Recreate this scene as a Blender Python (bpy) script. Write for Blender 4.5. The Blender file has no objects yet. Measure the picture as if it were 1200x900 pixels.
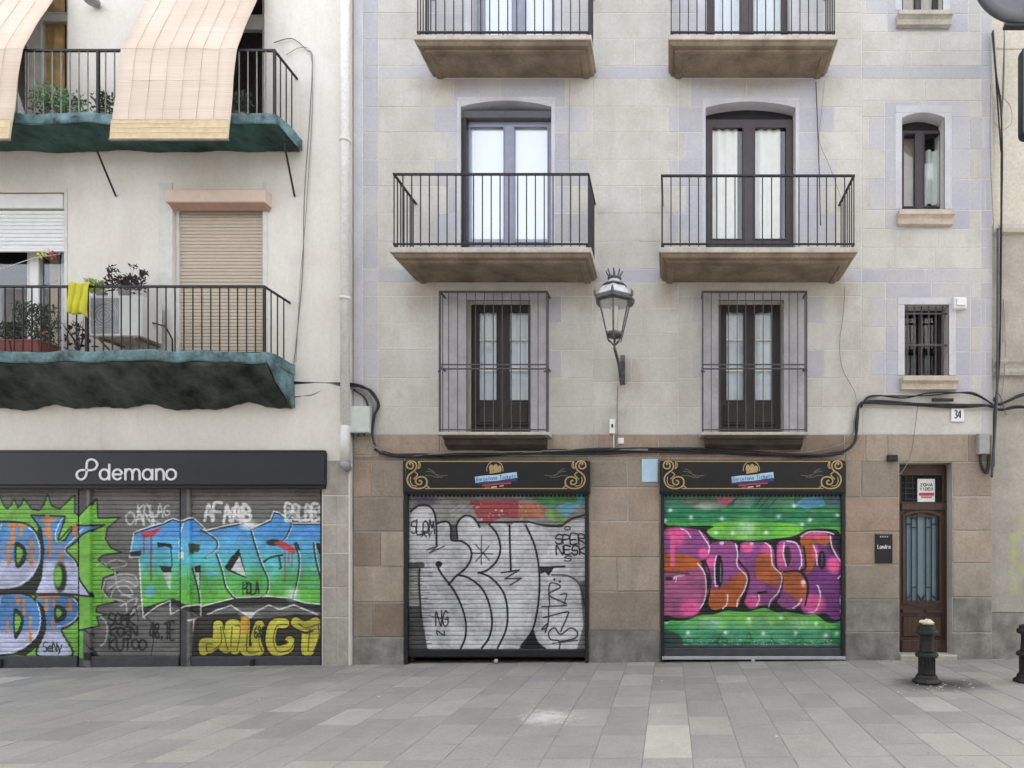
import bpy, bmesh, math, random
import numpy as np
from mathutils import Vector, Matrix
random.seed(7); rng = np.random.RandomState(5)
R = math.radians
scene = bpy.context.scene
col = scene.collection

# ------------------------------------------------------------------ camera
FPX = 720.0; D = 9.0; HX, HY = 785.0, 640.0; EYE = 1.7
cd = bpy.data.cameras.new('camera'); cam = bpy.data.objects.new('camera', cd); col.objects.link(cam)
cam.location = (0, -D, EYE); cam.rotation_euler = (R(90), 0, 0)
cd.sensor_width = 36; cd.lens = FPX/1200*36
cd.shift_x = (600-HX)/1200; cd.shift_y = (HY-450)/1200
cd.clip_start = 0.05; cd.clip_end = 2000
scene.camera = cam
# ------------------------------------------------------------------ world, sun, exposure
SUN_EL, SUN_AZ = 47, 18            # veiled sun behind the facades: the street lies in open shade
w = bpy.data.worlds.new('World'); scene.world = w; w.use_nodes = True
nt = w.node_tree; bg = nt.nodes['Background']
sky = nt.nodes.new('ShaderNodeTexSky'); sky.sky_type = 'NISHITA'; sky.sun_disc = False
sky.sun_elevation = R(SUN_EL); sky.sun_rotation = R(SUN_AZ)
sky.air_density = 1.0; sky.dust_density = 6.0; sky.ozone_density = 1.0
hs = nt.nodes.new('ShaderNodeHueSaturation'); hs.inputs['Saturation'].default_value = 0.20
nt.links.new(sky.outputs[0], hs.inputs['Color']); nt.links.new(hs.outputs[0], bg.inputs[0])
bg.inputs[1].default_value = 0.15
sd = bpy.data.lights.new('sun', 'SUN'); sd.energy = .7; sd.angle = R(18); sd.color = (1, .965, .92)
so = bpy.data.objects.new('sun', sd); col.objects.link(so)
az = R(SUN_AZ); el = R(SUN_EL)
sdir = Vector((math.sin(az)*math.cos(el), math.cos(az)*math.cos(el), math.sin(el)))
so.rotation_euler = sdir.to_track_quat('Z', 'Y').to_euler()
scene.render.engine = 'CYCLES'
vs = scene.view_settings; vs.view_transform = 'Standard'; vs.look = 'None'; vs.gamma = 1; vs.exposure = 2.55
scene.render.resolution_x = 1024; scene.render.resolution_y = 768

# ------------------------------------------------------------------ measuring: facade plane is y = 0, d = metres in front of it
def X(px, d=0): return (px-HX)*(D-d)/FPX
def Z(py, d=0): return EYE+(HY-py)*(D-d)/FPX
TILT = 0.0085
def gz(x): return TILT*x

# ------------------------------------------------------------------ object helpers
ORG = {}
def tag(o, label=None, cat=None, group=None, kind=None):
    if label: o['label'] = label
    if cat: o['category'] = cat
    if group: o['group'] = group
    if kind: o['kind'] = kind
    return o
def empty(name, loc, label, cat, group=None):
    o = bpy.data.objects.new(name, None); col.objects.link(o); o.location = loc
    o.empty_display_size = .1
    ORG[o] = Vector(loc); return tag(o, label, cat, group)
class MB:
    def __init__(s): s.v = []; s.f = []
    def add(s, vs, fs):
        n = len(s.v); s.v += [tuple(v) for v in vs]; s.f += [tuple(n+i for i in f) for f in fs]; return s
    def box(s, x0, x1, y0, y1, z0, z1):
        if x1 < x0: x0, x1 = x1, x0
        if y1 < y0: y0, y1 = y1, y0
        if z1 < z0: z0, z1 = z1, z0
        return s.add([(x0,y0,z0),(x1,y0,z0),(x1,y1,z0),(x0,y1,z0),(x0,y0,z1),(x1,y0,z1),(x1,y1,z1),(x0,y1,z1)],
              [(0,3,2,1),(4,5,6,7),(0,1,5,4),(1,2,6,5),(2,3,7,6),(3,0,4,7)])
    def block(s, x0, x1, yf, yb, z0, z1, c=.006):      # chamfered front face
        c = min(c, (x1-x0)*.3, (z1-z0)*.3)
        return s.add([(x0,yb,z0),(x1,yb,z0),(x1,yb,z1),(x0,yb,z1),
               (x0,yf+c,z0),(x1,yf+c,z0),(x1,yf+c,z1),(x0,yf+c,z1),
               (x0+c,yf,z0+c),(x1-c,yf,z0+c),(x1-c,yf,z1-c),(x0+c,yf,z1-c)],
              [(8,9,10,11),(4,5,9,8),(5,6,10,9),(6,7,11,10),(7,4,8,11),(0,1,5,4),(1,2,6,5),(2,3,7,6),(3,0,4,7)])
    def prism(s, pts, y0, y1):                           # polygon in x,z extruded along y
        a = sum(pts[i][0]*pts[(i+1)%len(pts)][1]-pts[(i+1)%len(pts)][0]*pts[i][1] for i in range(len(pts)))
        if a < 0: pts = pts[::-1]
        if y1 < y0: y0, y1 = y1, y0
        n = len(pts)
        return s.add([(p[0],y0,p[1]) for p in pts]+[(p[0],y1,p[1]) for p in pts],
              [tuple(range(n)), tuple(range(2*n-1, n-1, -1))]+[(i, n+i, n+(i+1)%n, (i+1)%n) for i in range(n)])
    def xprism(s, pts, x0, x1):                          # polygon in y,z extruded along x
        a = sum(pts[i][0]*pts[(i+1)%len(pts)][1]-pts[(i+1)%len(pts)][0]*pts[i][1] for i in range(len(pts)))
        if a < 0: pts = pts[::-1]
        n = len(pts)
        return s.add([(x1,p[0],p[1]) for p in pts]+[(x0,p[0],p[1]) for p in pts],
              [tuple(range(n)), tuple(range(2*n-1, n-1, -1))]+[(i, n+i, n+(i+1)%n, (i+1)%n) for i in range(n)])
    def tube(s, pts, r, n=6, cap=True):
        P = [Vector(p) for p in pts]; base = len(s.v); m = len(P)
        rr = r if isinstance(r, (list, tuple)) else [r]*m
        up = None
        for i, p in enumerate(P):
            t = (P[min(i+1, m-1)]-P[max(i-1, 0)]).normalized()
            if up is None:
                up = Vector((0,0,1)) if abs(t.z) < .9 else Vector((1,0,0))
            a = t.cross(up).normalized(); up = a.cross(t).normalized()
            for k in range(n):
                q = p+(a*math.cos(2*math.pi*k/n)+up*math.sin(2*math.pi*k/n))*rr[i]; s.v.append(tuple(q))
        for i in range(m-1):
            for k in range(n):
                s.f.append((base+i*n+k, base+i*n+(k+1)%n, base+(i+1)*n+(k+1)%n, base+(i+1)*n+k))
        if cap: s.f.append(tuple(base+k for k in range(n-1, -1, -1))); s.f.append(tuple(base+(m-1)*n+k for k in range(n)))
        return s
    def lathe(s, prof, cx, cy, n=16, rot=0, sy=1):
        base = len(s.v); m = len(prof)
        for (r, z) in prof:
            for k in range(n):
                a = rot+2*math.pi*k/n; s.v.append((cx+r*math.cos(a), cy+r*math.sin(a)*sy, z))
        for i in range(m-1):
            for k in range(n):
                s.f.append((base+i*n+k, base+i*n+(k+1)%n, base+(i+1)*n+(k+1)%n, base+(i+1)*n+k))
        s.f.append(tuple(base+k for k in range(n-1, -1, -1))); s.f.append(tuple(base+(m-1)*n+k for k in range(n)))
        return s
    def ribbon(s, pts, wd, y0, y1, closed=False):       # flat stroke in the x,z plane with real thickness
        P = [Vector((p[0], p[1])) for p in pts]; m = len(P); L = []; Rr = []
        for i, p in enumerate(P):
            a = P[(i-1) % m] if closed else P[max(i-1, 0)]; b = P[(i+1) % m] if closed else P[min(i+1, m-1)]
            t = (b-a).normalized() if (b-a).length > 1e-9 else Vector((1,0)); nn = Vector((-t.y, t.x))*wd/2
            L.append(p+nn); Rr.append(p-nn)
        base = len(s.v)
        for q in L: s.v.append((q.x, y0, q.y))
        for q in Rr: s.v.append((q.x, y0, q.y))
        for q in L: s.v.append((q.x, y1, q.y))
        for q in Rr: s.v.append((q.x, y1, q.y))
        e = m if closed else m-1
        for i in range(e):
            j = (i+1) % m; B = base
            s.f += [(B+i, B+m+i, B+m+j, B+j), (B+2*m+i, B+2*m+j, B+3*m+j, B+3*m+i), (B+i, B+j, B+2*m+j, B+2*m+i), (B+m+i, B+3*m+i, B+3*m+j, B+m+j)]
        return s
    def build(s, name, mat, parent=None, smooth=False, loc=None, uv=None, org=None):
        o0 = Vector((0,0,0))
        if parent is not None: o0 = ORG[parent]
        if org is not None: o0 = Vector(org)
        me = bpy.data.meshes.new(name)
        me.from_pydata([(v[0]-o0.x, v[1]-o0.y, v[2]-o0.z) for v in s.v], [], s.f)
        me.materials.append(mat)
        if smooth: me.polygons.foreach_set('use_smooth', [True]*len(me.polygons))
        if uv:
            x0, x1, z0, z1 = uv; ul = me.uv_layers.new(name='UVMap'); vv = s.v
            for lp in me.loops:
                v = vv[lp.vertex_index]; ul.data[lp.index].uv = ((v[0]-x0)/(x1-x0), (v[2]-z0)/(z1-z0))
        me.update()
        o = bpy.data.objects.new(name, me); col.objects.link(o)
        if parent is not None: o.parent = parent; ORG[o] = ORG[parent]
        elif org is not None: o.location = o0; ORG[o] = o0
        else: ORG[o] = Vector((0,0,0))
        return o
def place(mesh, name, parent, pos, rot=None):           # shared mesh, placed at a world position under its parent
    o = bpy.data.objects.new(name, mesh); col.objects.link(o); o.parent = parent
    o.location = Vector(pos)-ORG[parent]
    if rot: o.rotation_euler = rot
    ORG[o] = ORG[parent]; return o
def proto(mb, name, mat, smooth=False):
    me = bpy.data.meshes.new(name); me.from_pydata(mb.v, [], mb.f); me.materials.append(mat)
    if smooth: me.polygons.foreach_set('use_smooth', [True]*len(me.polygons))
    return me
def spline(pts, k=6, closed=False):
    P = [np.array(p, float) for p in pts]; n = len(P); out = []
    if n < 3 and not closed: return [tuple(p) for p in P]
    rngi = range(n) if closed else range(n-1)
    for i in rngi:
        if closed: p0, p1, p2, p3 = P[(i-1)%n], P[i], P[(i+1)%n], P[(i+2)%n]
        else: p0, p1, p2, p3 = P[max(i-1,0)], P[i], P[i+1], P[min(i+2,n-1)]
        for j in range(k):
            t = j/k; out.append(tuple(.5*((2*p1)+(-p0+p2)*t+(2*p0-5*p1+4*p2-p3)*t*t+(-p0+3*p1-3*p2+p3)*t**3)))
    if not closed: out.append(tuple(P[-1]))
    return out

# ------------------------------------------------------------------ materials
STAINS = [(X(492),Z(345),.35,.5),(X(688),Z(340),.3,.45),(X(783),Z(342),.25,.4),(X(985),Z(340),.3,.4),(X(520),Z(100),.7,.18),(X(880),Z(100),.9,.16),(X(738),Z(445),.3,.35)]
def srgb(r, g, b):
    f = lambda c: (c/255/12.92) if c/255 <= .04045 else ((c/255+.055)/1.055)**2.4
    return (f(r), f(g), f(b), 1)
def newmat(name):
    m = bpy.data.materials.new(name); m.use_nodes = True
    return m, m.node_tree, m.node_tree.nodes['Principled BSDF']
def N(nt, typ, **kw):
    n = nt.nodes.new(typ)
    for k, v in kw.items(): setattr(n, k, v)
    return n
def noise(nt, pos, scale, detail=4, rough=.55, stretch=None):
    t = N(nt, 'ShaderNodeTexNoise'); t.inputs['Scale'].default_value = scale
    t.inputs['Detail'].default_value = detail; t.inputs['Roughness'].default_value = rough
    if stretch:
        mp = N(nt, 'ShaderNodeMapping'); mp.inputs['Scale'].default_value = stretch
        nt.links.new(pos, mp.inputs['Vector']); nt.links.new(mp.outputs[0], t.inputs['Vector'])
    else: nt.links.new(pos, t.inputs['Vector'])
    return t.outputs['Fac']
def ramp(nt, fac, stops):
    r = N(nt, 'ShaderNodeValToRGB'); e = r.color_ramp.elements
    e[0].position, e[0].color = stops[0][0], stops[0][1]
    e[1].position, e[1].color = stops[-1][0], stops[-1][1]
    for p, c in stops[1:-1]:
        q = e.new(p); q.color = c
    nt.links.new(fac, r.inputs[0]); return r.outputs[0]
def mix(nt, a, b, fac, mode='MIX'):
    m = N(nt, 'ShaderNodeMix', data_type='RGBA', blend_type=mode)
    for s, i in ((a, 6), (b, 7)):
        if isinstance(s, (tuple, list)): m.inputs[i].default_value = s
        else: nt.links.new(s, m.inputs[i])
    if isinstance(fac, (int, float)): m.inputs[0].default_value = fac
    else: nt.links.new(fac, m.inputs[0])
    return m.outputs[2]
BW = lambda v: (v, v, v, 1)
def weathered(name, c1, c2, rough=.85, scale=1.6, rnd=.12, streak=.35, spots=.3, bump=.25, bscale=40, dirt=(.10,.09,.08,1), rndcol=None, fine=.12, blotch=0, bcol=(.36,.30,.23,1), stains=()):
    """two tones in large patches, per-object shift, rain streaks, dark specks, fine grain and relief"""
    m, t, b = newmat(name)
    pos = N(t, 'ShaderNodeNewGeometry').outputs['Position']
    c = ramp(t, noise(t, pos, scale, 5), [(.34, c1), (.66, c2)])
    if rndcol or rnd:
        oi = N(t, 'ShaderNodeObjectInfo').outputs['Random']
        if rndcol:
            c = mix(t, c, ramp(t, oi, rndcol), .65)
        v = ramp(t, oi, [(0, BW(1-rnd)), (1, BW(1+rnd*.6))])
        c = mix(t, c, v, 1.0, 'MULTIPLY')
    if blotch:
        for sc_, lo, hi, k_ in ((.75, .50, .72, 1.0), (3.3, .54, .70, .7)):
            bf = ramp(t, noise(t, pos, sc_, 7, .68, (1, 1, .8)), [(lo, BW(0)), (hi, BW(1))])
            bm = N(t, 'ShaderNodeMath', operation='MULTIPLY'); t.links.new(bf, bm.inputs[0]); bm.inputs[1].default_value = blotch*k_
            c = mix(t, c, bcol, bm.outputs[0])
    for (sx, sz, hw, hh) in stains:
        sp = N(t, 'ShaderNodeVectorMath', operation='SUBTRACT'); t.links.new(pos, sp.inputs[0]); sp.inputs[1].default_value = (sx, 0, sz)
        sc = N(t, 'ShaderNodeVectorMath', operation='MULTIPLY'); t.links.new(sp.outputs[0], sc.inputs[0]); sc.inputs[1].default_value = (.5/hw, 0, .5/hh)
        ln = N(t, 'ShaderNodeVectorMath', operation='LENGTH'); t.links.new(sc.outputs[0], ln.inputs[0])
        nm = N(t, 'ShaderNodeMath', operation='MULTIPLY_ADD'); t.links.new(noise(t, pos, 3.5, 6, .7, (2, 1, .6)), nm.inputs[0]); nm.inputs[1].default_value = .9; t.links.new(ln.outputs['Value'], nm.inputs[2])
        c = mix(t, c, (.36,.28,.20,1), ramp(t, nm.outputs[0], [(.42, BW(.55)), (.92, BW(0))]))
    g = ramp(t, noise(t, pos, 22, 6, .7), [(.3, BW(1-fine*1.6)), (.7, BW(1+fine*.6))])
    c = mix(t, c, g, 1.0, 'MULTIPLY')
    if streak:
        sf = ramp(t, noise(t, pos, 1.0, 5, .65, (5, 5, .55)), [(.50, BW(0)), (.78, BW(1))])
        sm = N(t, 'ShaderNodeMath', operation='MULTIPLY'); t.links.new(sf, sm.inputs[0]); sm.inputs[1].default_value = streak
        c = mix(t, c, dirt, sm.outputs[0])
    if spots:
        sf = ramp(t, noise(t, pos, 9, 8, .8), [(.60, BW(0)), (.72, BW(1))])
        sm = N(t, 'ShaderNodeMath', operation='MULTIPLY'); t.links.new(sf, sm.inputs[0]); sm.inputs[1].default_value = spots
        c = mix(t, c, dirt, sm.outputs[0])
    t.links.new(c, b.inputs['Base Color']); b.inputs['Roughness'].default_value = rough
    b.inputs['Specular IOR Level'].default_value = .25
    bp = N(t, 'ShaderNodeBump'); bp.inputs['Strength'].default_value = bump; bp.inputs['Distance'].default_value = .01
    t.links.new(noise(t, pos, bscale, 6, .7), bp.inputs['Height']); t.links.new(bp.outputs[0], b.inputs['Normal'])
    return m
def plain(name, c, rough=.6, metal=0, var=.15, scale=8, bump=.05, spec=.4):
    m, t, b = newmat(name)
    pos = N(t, 'ShaderNodeNewGeometry').outputs['Position']
    v = ramp(t, noise(t, pos, scale, 5, .65), [(.3, BW(1-var)), (.7, BW(1+var*.7))])
    t.links.new(mix(t, c, v, 1.0, 'MULTIPLY'), b.inputs['Base Color'])
    b.inputs['Roughness'].default_value = rough; b.inputs['Metallic'].default_value = metal
    b.inputs['Specular IOR Level'].default_value = spec
    if bump:
        bp = N(t, 'ShaderNodeBump'); bp.inputs['Strength'].default_value = bump*3; bp.inputs['Distance'].default_value = .004
        t.links.new(noise(t, pos, 60, 4), bp.inputs['Height']); t.links.new(bp.outputs[0], b.inputs['Normal'])
    return m
M = {}
M['stone']   = weathered('facade_stone', (.51,.49,.45,1), (.60,.585,.555,1), rnd=.06, streak=.30, spots=.14, dirt=(.36,.335,.29,1), scale=1.7, bscale=30, fine=.07, blotch=.58, bcol=(.375,.35,.31,1), stains=STAINS, bump=.2)
M['lav']     = weathered('worn_lavender_wash', (.52,.51,.495,1), (.435,.437,.515,1), rnd=.08, streak=.30, spots=.2, dirt=(.50,.48,.45,1), scale=1.3, bscale=30, fine=.07, blotch=.35, bcol=(.40,.40,.44,1), stains=STAINS, bump=.2)
M['lavl']    = weathered('pale_lavender_render', (.50,.50,.55,1), (.60,.60,.64,1), rnd=0, streak=.25, spots=.15, dirt=(.40,.38,.36,1), scale=2.5, fine=.06, blotch=.3, bcol=(.47,.45,.43,1))
M['lavd']    = weathered('grey_lavender_surround', (.36,.35,.38,1), (.47,.46,.48,1), rnd=.08, streak=.4, spots=.2, dirt=(.25,.23,.22,1), scale=3, fine=.07, blotch=.25, bcol=(.30,.28,.27,1))
M['joint']   = weathered('pale_joint_mortar', (.58,.565,.53,1), (.68,.665,.63,1), rnd=0, streak=.35, spots=.1, dirt=(.40,.38,.34,1), blotch=.3, bcol=(.42,.40,.36,1))
BR = [(0,(.25,.185,.145,1)),(.2,(.40,.33,.265,1)),(.4,(.27,.235,.205,1)),(.6,(.44,.375,.30,1)),(.8,(.34,.24,.185,1)),(1,(.37,.335,.29,1))]
M['brown']   = weathered('brown_sandstone', (.21,.165,.13,1), (.39,.325,.265,1), rnd=.16, streak=.3, spots=.4, dirt=(.14,.125,.11,1), scale=3.4, rndcol=BR, bump=.6, bscale=22, blotch=.45, bcol=(.17,.145,.12,1))
M['greybase']= weathered('grey_patched_stone', (.17,.16,.15,1), (.32,.31,.285,1), rnd=.14, streak=.4, spots=.4, dirt=(.10,.092,.085,1), scale=3.5, bump=.55, bscale=22, blotch=.4, bcol=(.13,.12,.11,1))
M['bjoint']  = weathered('grey_joint', (.36,.35,.32,1), (.46,.445,.41,1), rnd=0, streak=.25, spots=.1, dirt=(.2,.18,.16,1))
M['plaster'] = weathered('cream_plaster', (.69,.66,.61,1), (.77,.745,.705,1), rnd=0, streak=.25, spots=.05, dirt=(.50,.43,.35,1), scale=.7, bump=.12, fine=.045, blotch=.28, bcol=(.52,.46,.39,1))
M['pierl']   = weathered('pale_pier_stone', (.36,.34,.30,1), (.48,.455,.41,1), rnd=.12, streak=.3, spots=.3, dirt=(.2,.18,.16,1), scale=3)
M['cream']   = weathered('yellow_cream_plaster', (.60,.55,.46,1), (.68,.635,.55,1), rnd=0, streak=.2, spots=.1, dirt=(.4,.35,.28,1), scale=1)
M['greywall']= weathered('grey_render', (.35,.325,.285,1), (.45,.42,.375,1), rnd=.05, streak=.35, spots=.3, dirt=(.18,.17,.15,1), scale=2)
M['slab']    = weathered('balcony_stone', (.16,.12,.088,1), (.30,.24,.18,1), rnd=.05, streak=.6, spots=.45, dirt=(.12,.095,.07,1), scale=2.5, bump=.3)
M['slabdark']= weathered('dark_brown_balcony_bracket', (.05,.042,.036,1), (.10,.082,.068,1), rnd=.05, streak=.4, spots=.3, dirt=(.03,.025,.02,1), scale=3)  # darker brown stone for the boxes under the shallow balconies
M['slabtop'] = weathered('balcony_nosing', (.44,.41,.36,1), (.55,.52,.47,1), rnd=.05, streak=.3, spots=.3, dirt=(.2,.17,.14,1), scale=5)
M['sill']    = weathered('terracotta_sill', (.50,.42,.34,1), (.60,.54,.46,1), rnd=.08, streak=.2, spots=.2, dirt=(.25,.2,.16,1), scale=6)
M['iron']    = plain('dark_iron', (.030,.029,.034,1), .55, .3, .3)
M['ironbr']  = plain('grey_iron', (.085,.08,.088,1), .55, .3, .3)
M['palebar'] = plain('dusty_grey_bar', (.22,.22,.215,1), .6, 0, .3)
M['framegr'] = plain('dark_grey_frame', (.09,.092,.11,1), .45, 0, .15)
M['frameblu']= plain('blue_grey_frame', (.27,.29,.37,1), .45, 0, .12)
M['framebr'] = plain('brown_violet_frame', (.06,.048,.056,1), .45, 0, .2)
M['framebr2']= plain('dark_brown_frame', (.028,.020,.022,1), .45, 0, .2)
M['white']   = plain('white_paint', (.74,.75,.76,1), .5, 0, .06)
M['offwhite']= plain('aged_white_paint', (.62,.62,.60,1), .55, 0, .12)
M['pipe']    = weathered('grey_white_pipe', (.74,.73,.71,1), (.79,.78,.76,1), rnd=0, streak=.0, spots=.03, dirt=(.35,.33,.3,1), scale=4, bump=.05)
M['curtain'] = plain('white_curtain', (.62,.69,.73,1), .9, 0, .05, bump=0)
M['blind']   = plain('bright_white_blind', (.70,.76,.80,1), .8, 0, .02, bump=0)
M['curtg']   = plain('greenish_curtain', (.68,.71,.66,1), .9, 0, .07, bump=0)
M['curttan'] = plain('tan_curtain', (.45,.37,.27,1), .9, 0, .1, bump=0)
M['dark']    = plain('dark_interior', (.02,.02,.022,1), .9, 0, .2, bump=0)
M['black']   = plain('black_paint', (.009,.009,.012,1), .4, 0, .2)
M['bluegrey']= plain('slate_sign_panel', (.020,.022,.032,1), .42, 0, .15, scale=2)
M['rail']    = plain('shutter_side_rail', (.018,.019,.022,1), .5, .2, .25)
M['barsteel']= plain('dusty_steel_bar', (.065,.068,.078,1), .55, .2, .25)
M['silver']  = plain('pale_steel_strip', (.45,.46,.50,1), .4, .3, .15)
M['gold']    = plain('gold_paint', (.42,.31,.15,1), .45, .2, .15)
M['goldd']   = plain('faded_gold_paint', (.13,.11,.07,1), .6, 0, .2)
M['letter']  = plain('white_letter', (.72,.72,.72,1), .5, 0, .03)
M['ltblue']  = plain('pale_blue_plastic', (.42,.60,.74,1), .4, 0, .1)
M['signblue']= plain('sky_blue_print', (.30,.55,.75,1), .5, 0, .08)
M['navy']    = plain('navy_print', (.03,.05,.14,1), .5, 0, .1)
M['red']     = plain('red_print', (.45,.05,.06,1), .5, 0, .1)
M['cable']   = plain('black_cable', (.022,.021,.023,1), .6, 0, .4, bump=0)
M['cableg']  = plain('grey_cable', (.20,.195,.185,1), .6, 0, .3, bump=0)
M['box']     = plain('pale_grey_box', (.52,.57,.54,1), .5, 0, .1)
M['boxg']    = plain('grey_meter_box', (.30,.30,.31,1), .5, 0, .15)
M['cast']    = plain('cast_iron', (.026,.025,.026,1), .55, .3, .5, scale=14, bump=.2)
M['lampiron']= plain('weathered_lamp_iron', (.10,.10,.105,1), .5, .3, .5, scale=20)
M['lampwh']  = plain('lamp_cap_white', (.55,.56,.58,1), .35, .1, .25, scale=20)
M['net']     = plain('green_net', (.034,.085,.075,1), .8, 0, .9, scale=2.2, bump=.3)
M['netblue'] = plain('blue_net_edge', (.12,.205,.225,1), .75, 0, .9, scale=5, bump=.1)
M['netdark'] = plain('dark_teal_net', (.050,.064,.055,1), .85, 0, 1.0, scale=2.4, bump=.3)
M['mirror']  = plain('blue_grey_dish', (.055,.075,.092,1), .35, .1, .1)
M['mirrim']  = plain('grey_rim', (.085,.088,.10,1), .4, .1, .1)
M['yellow']  = plain('yellow_cloth', (.56,.54,.05,1), .9, 0, .15)
M['pot']     = plain('terracotta_pot', (.24,.085,.07,1), .8, 0, .2)
M['potg']    = plain('grey_pot', (.28,.25,.23,1), .8, 0, .2)
M['acwh']    = plain('white_enamel', (.60,.61,.61,1), .45, 0, .06)
M['acgr']    = plain('grey_grille', (.30,.31,.34,1), .5, 0, .1)
M['leaf']    = plain('dusty_green_leaf', (.07,.10,.06,1), .7, 0, .4, bump=0)
M['leafl']   = plain('light_green_leaf', (.30,.40,.10,1), .7, 0, .3, bump=0)
M['leafp']   = plain('purple_leaf', (.05,.03,.045,1), .7, 0, .4, bump=0)
M['leafm']   = plain('pale_green_leaf', (.16,.26,.14,1), .7, 0, .4, bump=0)
M['wood']    = plain('grey_wood', (.25,.20,.16,1), .8, 0, .3)
M['salmon']  = plain('salmon_soffit', (.42,.26,.19,1), .8, 0, .1)
M['peach']   = plain('peach_casing', (.62,.50,.42,1), .7, 0, .08)
M['beige']   = plain('beige_slat', (.52,.45,.37,1), .6, 0, .06)
M['orange']  = plain('orange_flower', (.7,.2,.03,1), .7, 0, .1)
M['litter']  = plain('crumpled_litter', (.60,.57,.42,1), .8, 0, .3, scale=30)
M['green_sign'] = plain('dark_teal_sign', (.035,.075,.085,1), .4, 0, .1)

def bamboo():
    m, t, b = newmat('bamboo_blind')
    pos = N(t, 'ShaderNodeNewGeometry').outputs['Position']
    c = ramp(t, noise(t, pos, 1, 4, .6, (.8, 3, 60)), [(.3, (.60,.50,.42,1)), (.7, (.71,.61,.52,1))])
    c = mix(t, c, ramp(t, noise(t, pos, .9, 2), [(.35, (.90,.88,.86,1)), (.65, BW(1.05))]), 1, 'MULTIPLY')
    t.links.new(c, b.inputs['Base Color']); b.inputs['Roughness'].default_value = .7
    b.inputs['Specular IOR Level'].default_value = .2
    wv = N(t, 'ShaderNodeTexWave', wave_type='BANDS', bands_direction='Z'); wv.inputs['Scale'].default_value = 30
    t.links.new(pos, wv.inputs['Vector'])
    bp = N(t, 'ShaderNodeBump'); bp.inputs['Strength'].default_value = .3; bp.inputs['Distance'].default_value = .004
    t.links.new(wv.outputs['Fac'], bp.inputs['Height']); t.links.new(bp.outputs[0], b.inputs['Normal'])
    return m
M['bamboo'] = bamboo()
M['bamboolow'] = plain('yellowed_bamboo', (.66,.53,.34,1), .8, 0, .15, scale=12)
M['bamboocord'] = plain('blind_cord', (.50,.42,.345,1), .8, 0, .2)
def wood_mat():
    m, t, b = newmat('door_wood')
    pos = N(t, 'ShaderNodeNewGeometry').outputs['Position']
    c = ramp(t, noise(t, pos, 1, 6, .65, (28, 28, 1.8)), [(.3, (.036,.018,.013,1)), (.7, (.085,.044,.031,1))])
    t.links.new(c, b.inputs['Base Color']); b.inputs['Roughness'].default_value = .45
    return m
M['door'] = wood_mat()
def glass(name, f0, tint=(.9,.93,.95,1), haze=0):
    m, t, b = newmat(name); t.nodes.remove(b)
    tr = N(t, 'ShaderNodeBsdfTransparent'); tr.inputs[0].default_value = tint
    gl = N(t, 'ShaderNodeBsdfGlossy'); gl.inputs['Roughness'].default_value = .03; gl.inputs[0].default_value = (.95,.97,1,1)
    bp = N(t, 'ShaderNodeBump'); bp.inputs['Strength'].default_value = .12; bp.inputs['Distance'].default_value = .01     # slightly wavy old panes
    pos = N(t, 'ShaderNodeNewGeometry').outputs['Position']
    t.links.new(noise(t, pos, 1.6, 1), bp.inputs['Height']); t.links.new(bp.outputs[0], gl.inputs['Normal'])
    lw = N(t, 'ShaderNodeLayerWeight'); lw.inputs['Blend'].default_value = .5
    pw = N(t, 'ShaderNodeMath', operation='POWER'); t.links.new(lw.outputs['Facing'], pw.inputs[0]); pw.inputs[1].default_value = 5
    ma = N(t, 'ShaderNodeMath', operation='MULTIPLY_ADD'); t.links.new(pw.outputs[0], ma.inputs[0]); ma.inputs[1].default_value = 1-f0; ma.inputs[2].default_value = f0
    mx = N(t, 'ShaderNodeMixShader'); t.links.new(ma.outputs[0], mx.inputs[0])
    if haze:
        df = N(t, 'ShaderNodeBsdfDiffuse'); df.inputs[0].default_value = (.7,.71,.68,1); m2 = N(t, 'ShaderNodeMixShader'); m2.inputs[0].default_value = haze
        t.links.new(tr.outputs[0], m2.inputs[1]); t.links.new(df.outputs[0], m2.inputs[2]); t.links.new(m2.outputs[0], mx.inputs[1])
    else: t.links.new(tr.outputs[0], mx.inputs[1])
    t.links.new(gl.outputs[0], mx.inputs[2])
    t.links.new(mx.outputs[0], t.nodes['Material Output'].inputs[0]); return m
M['glass'] = glass('window_glass', .06, (.97,.98,.99,1))
M['glassr'] = glass('coated_reflecting_glass', .14, (.99,.99,1,1))
M['glassm'] = glass('balcony_glass', .06, (.99,.99,.99,1))
M['lampglass'] = glass('lantern_glass', .04, (.97,.97,.94,1), .30)
M['doorglass'] = plain('obscured_blue_glass', (.15,.225,.28,1), .25, 0, .12, scale=3, spec=.6)
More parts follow.
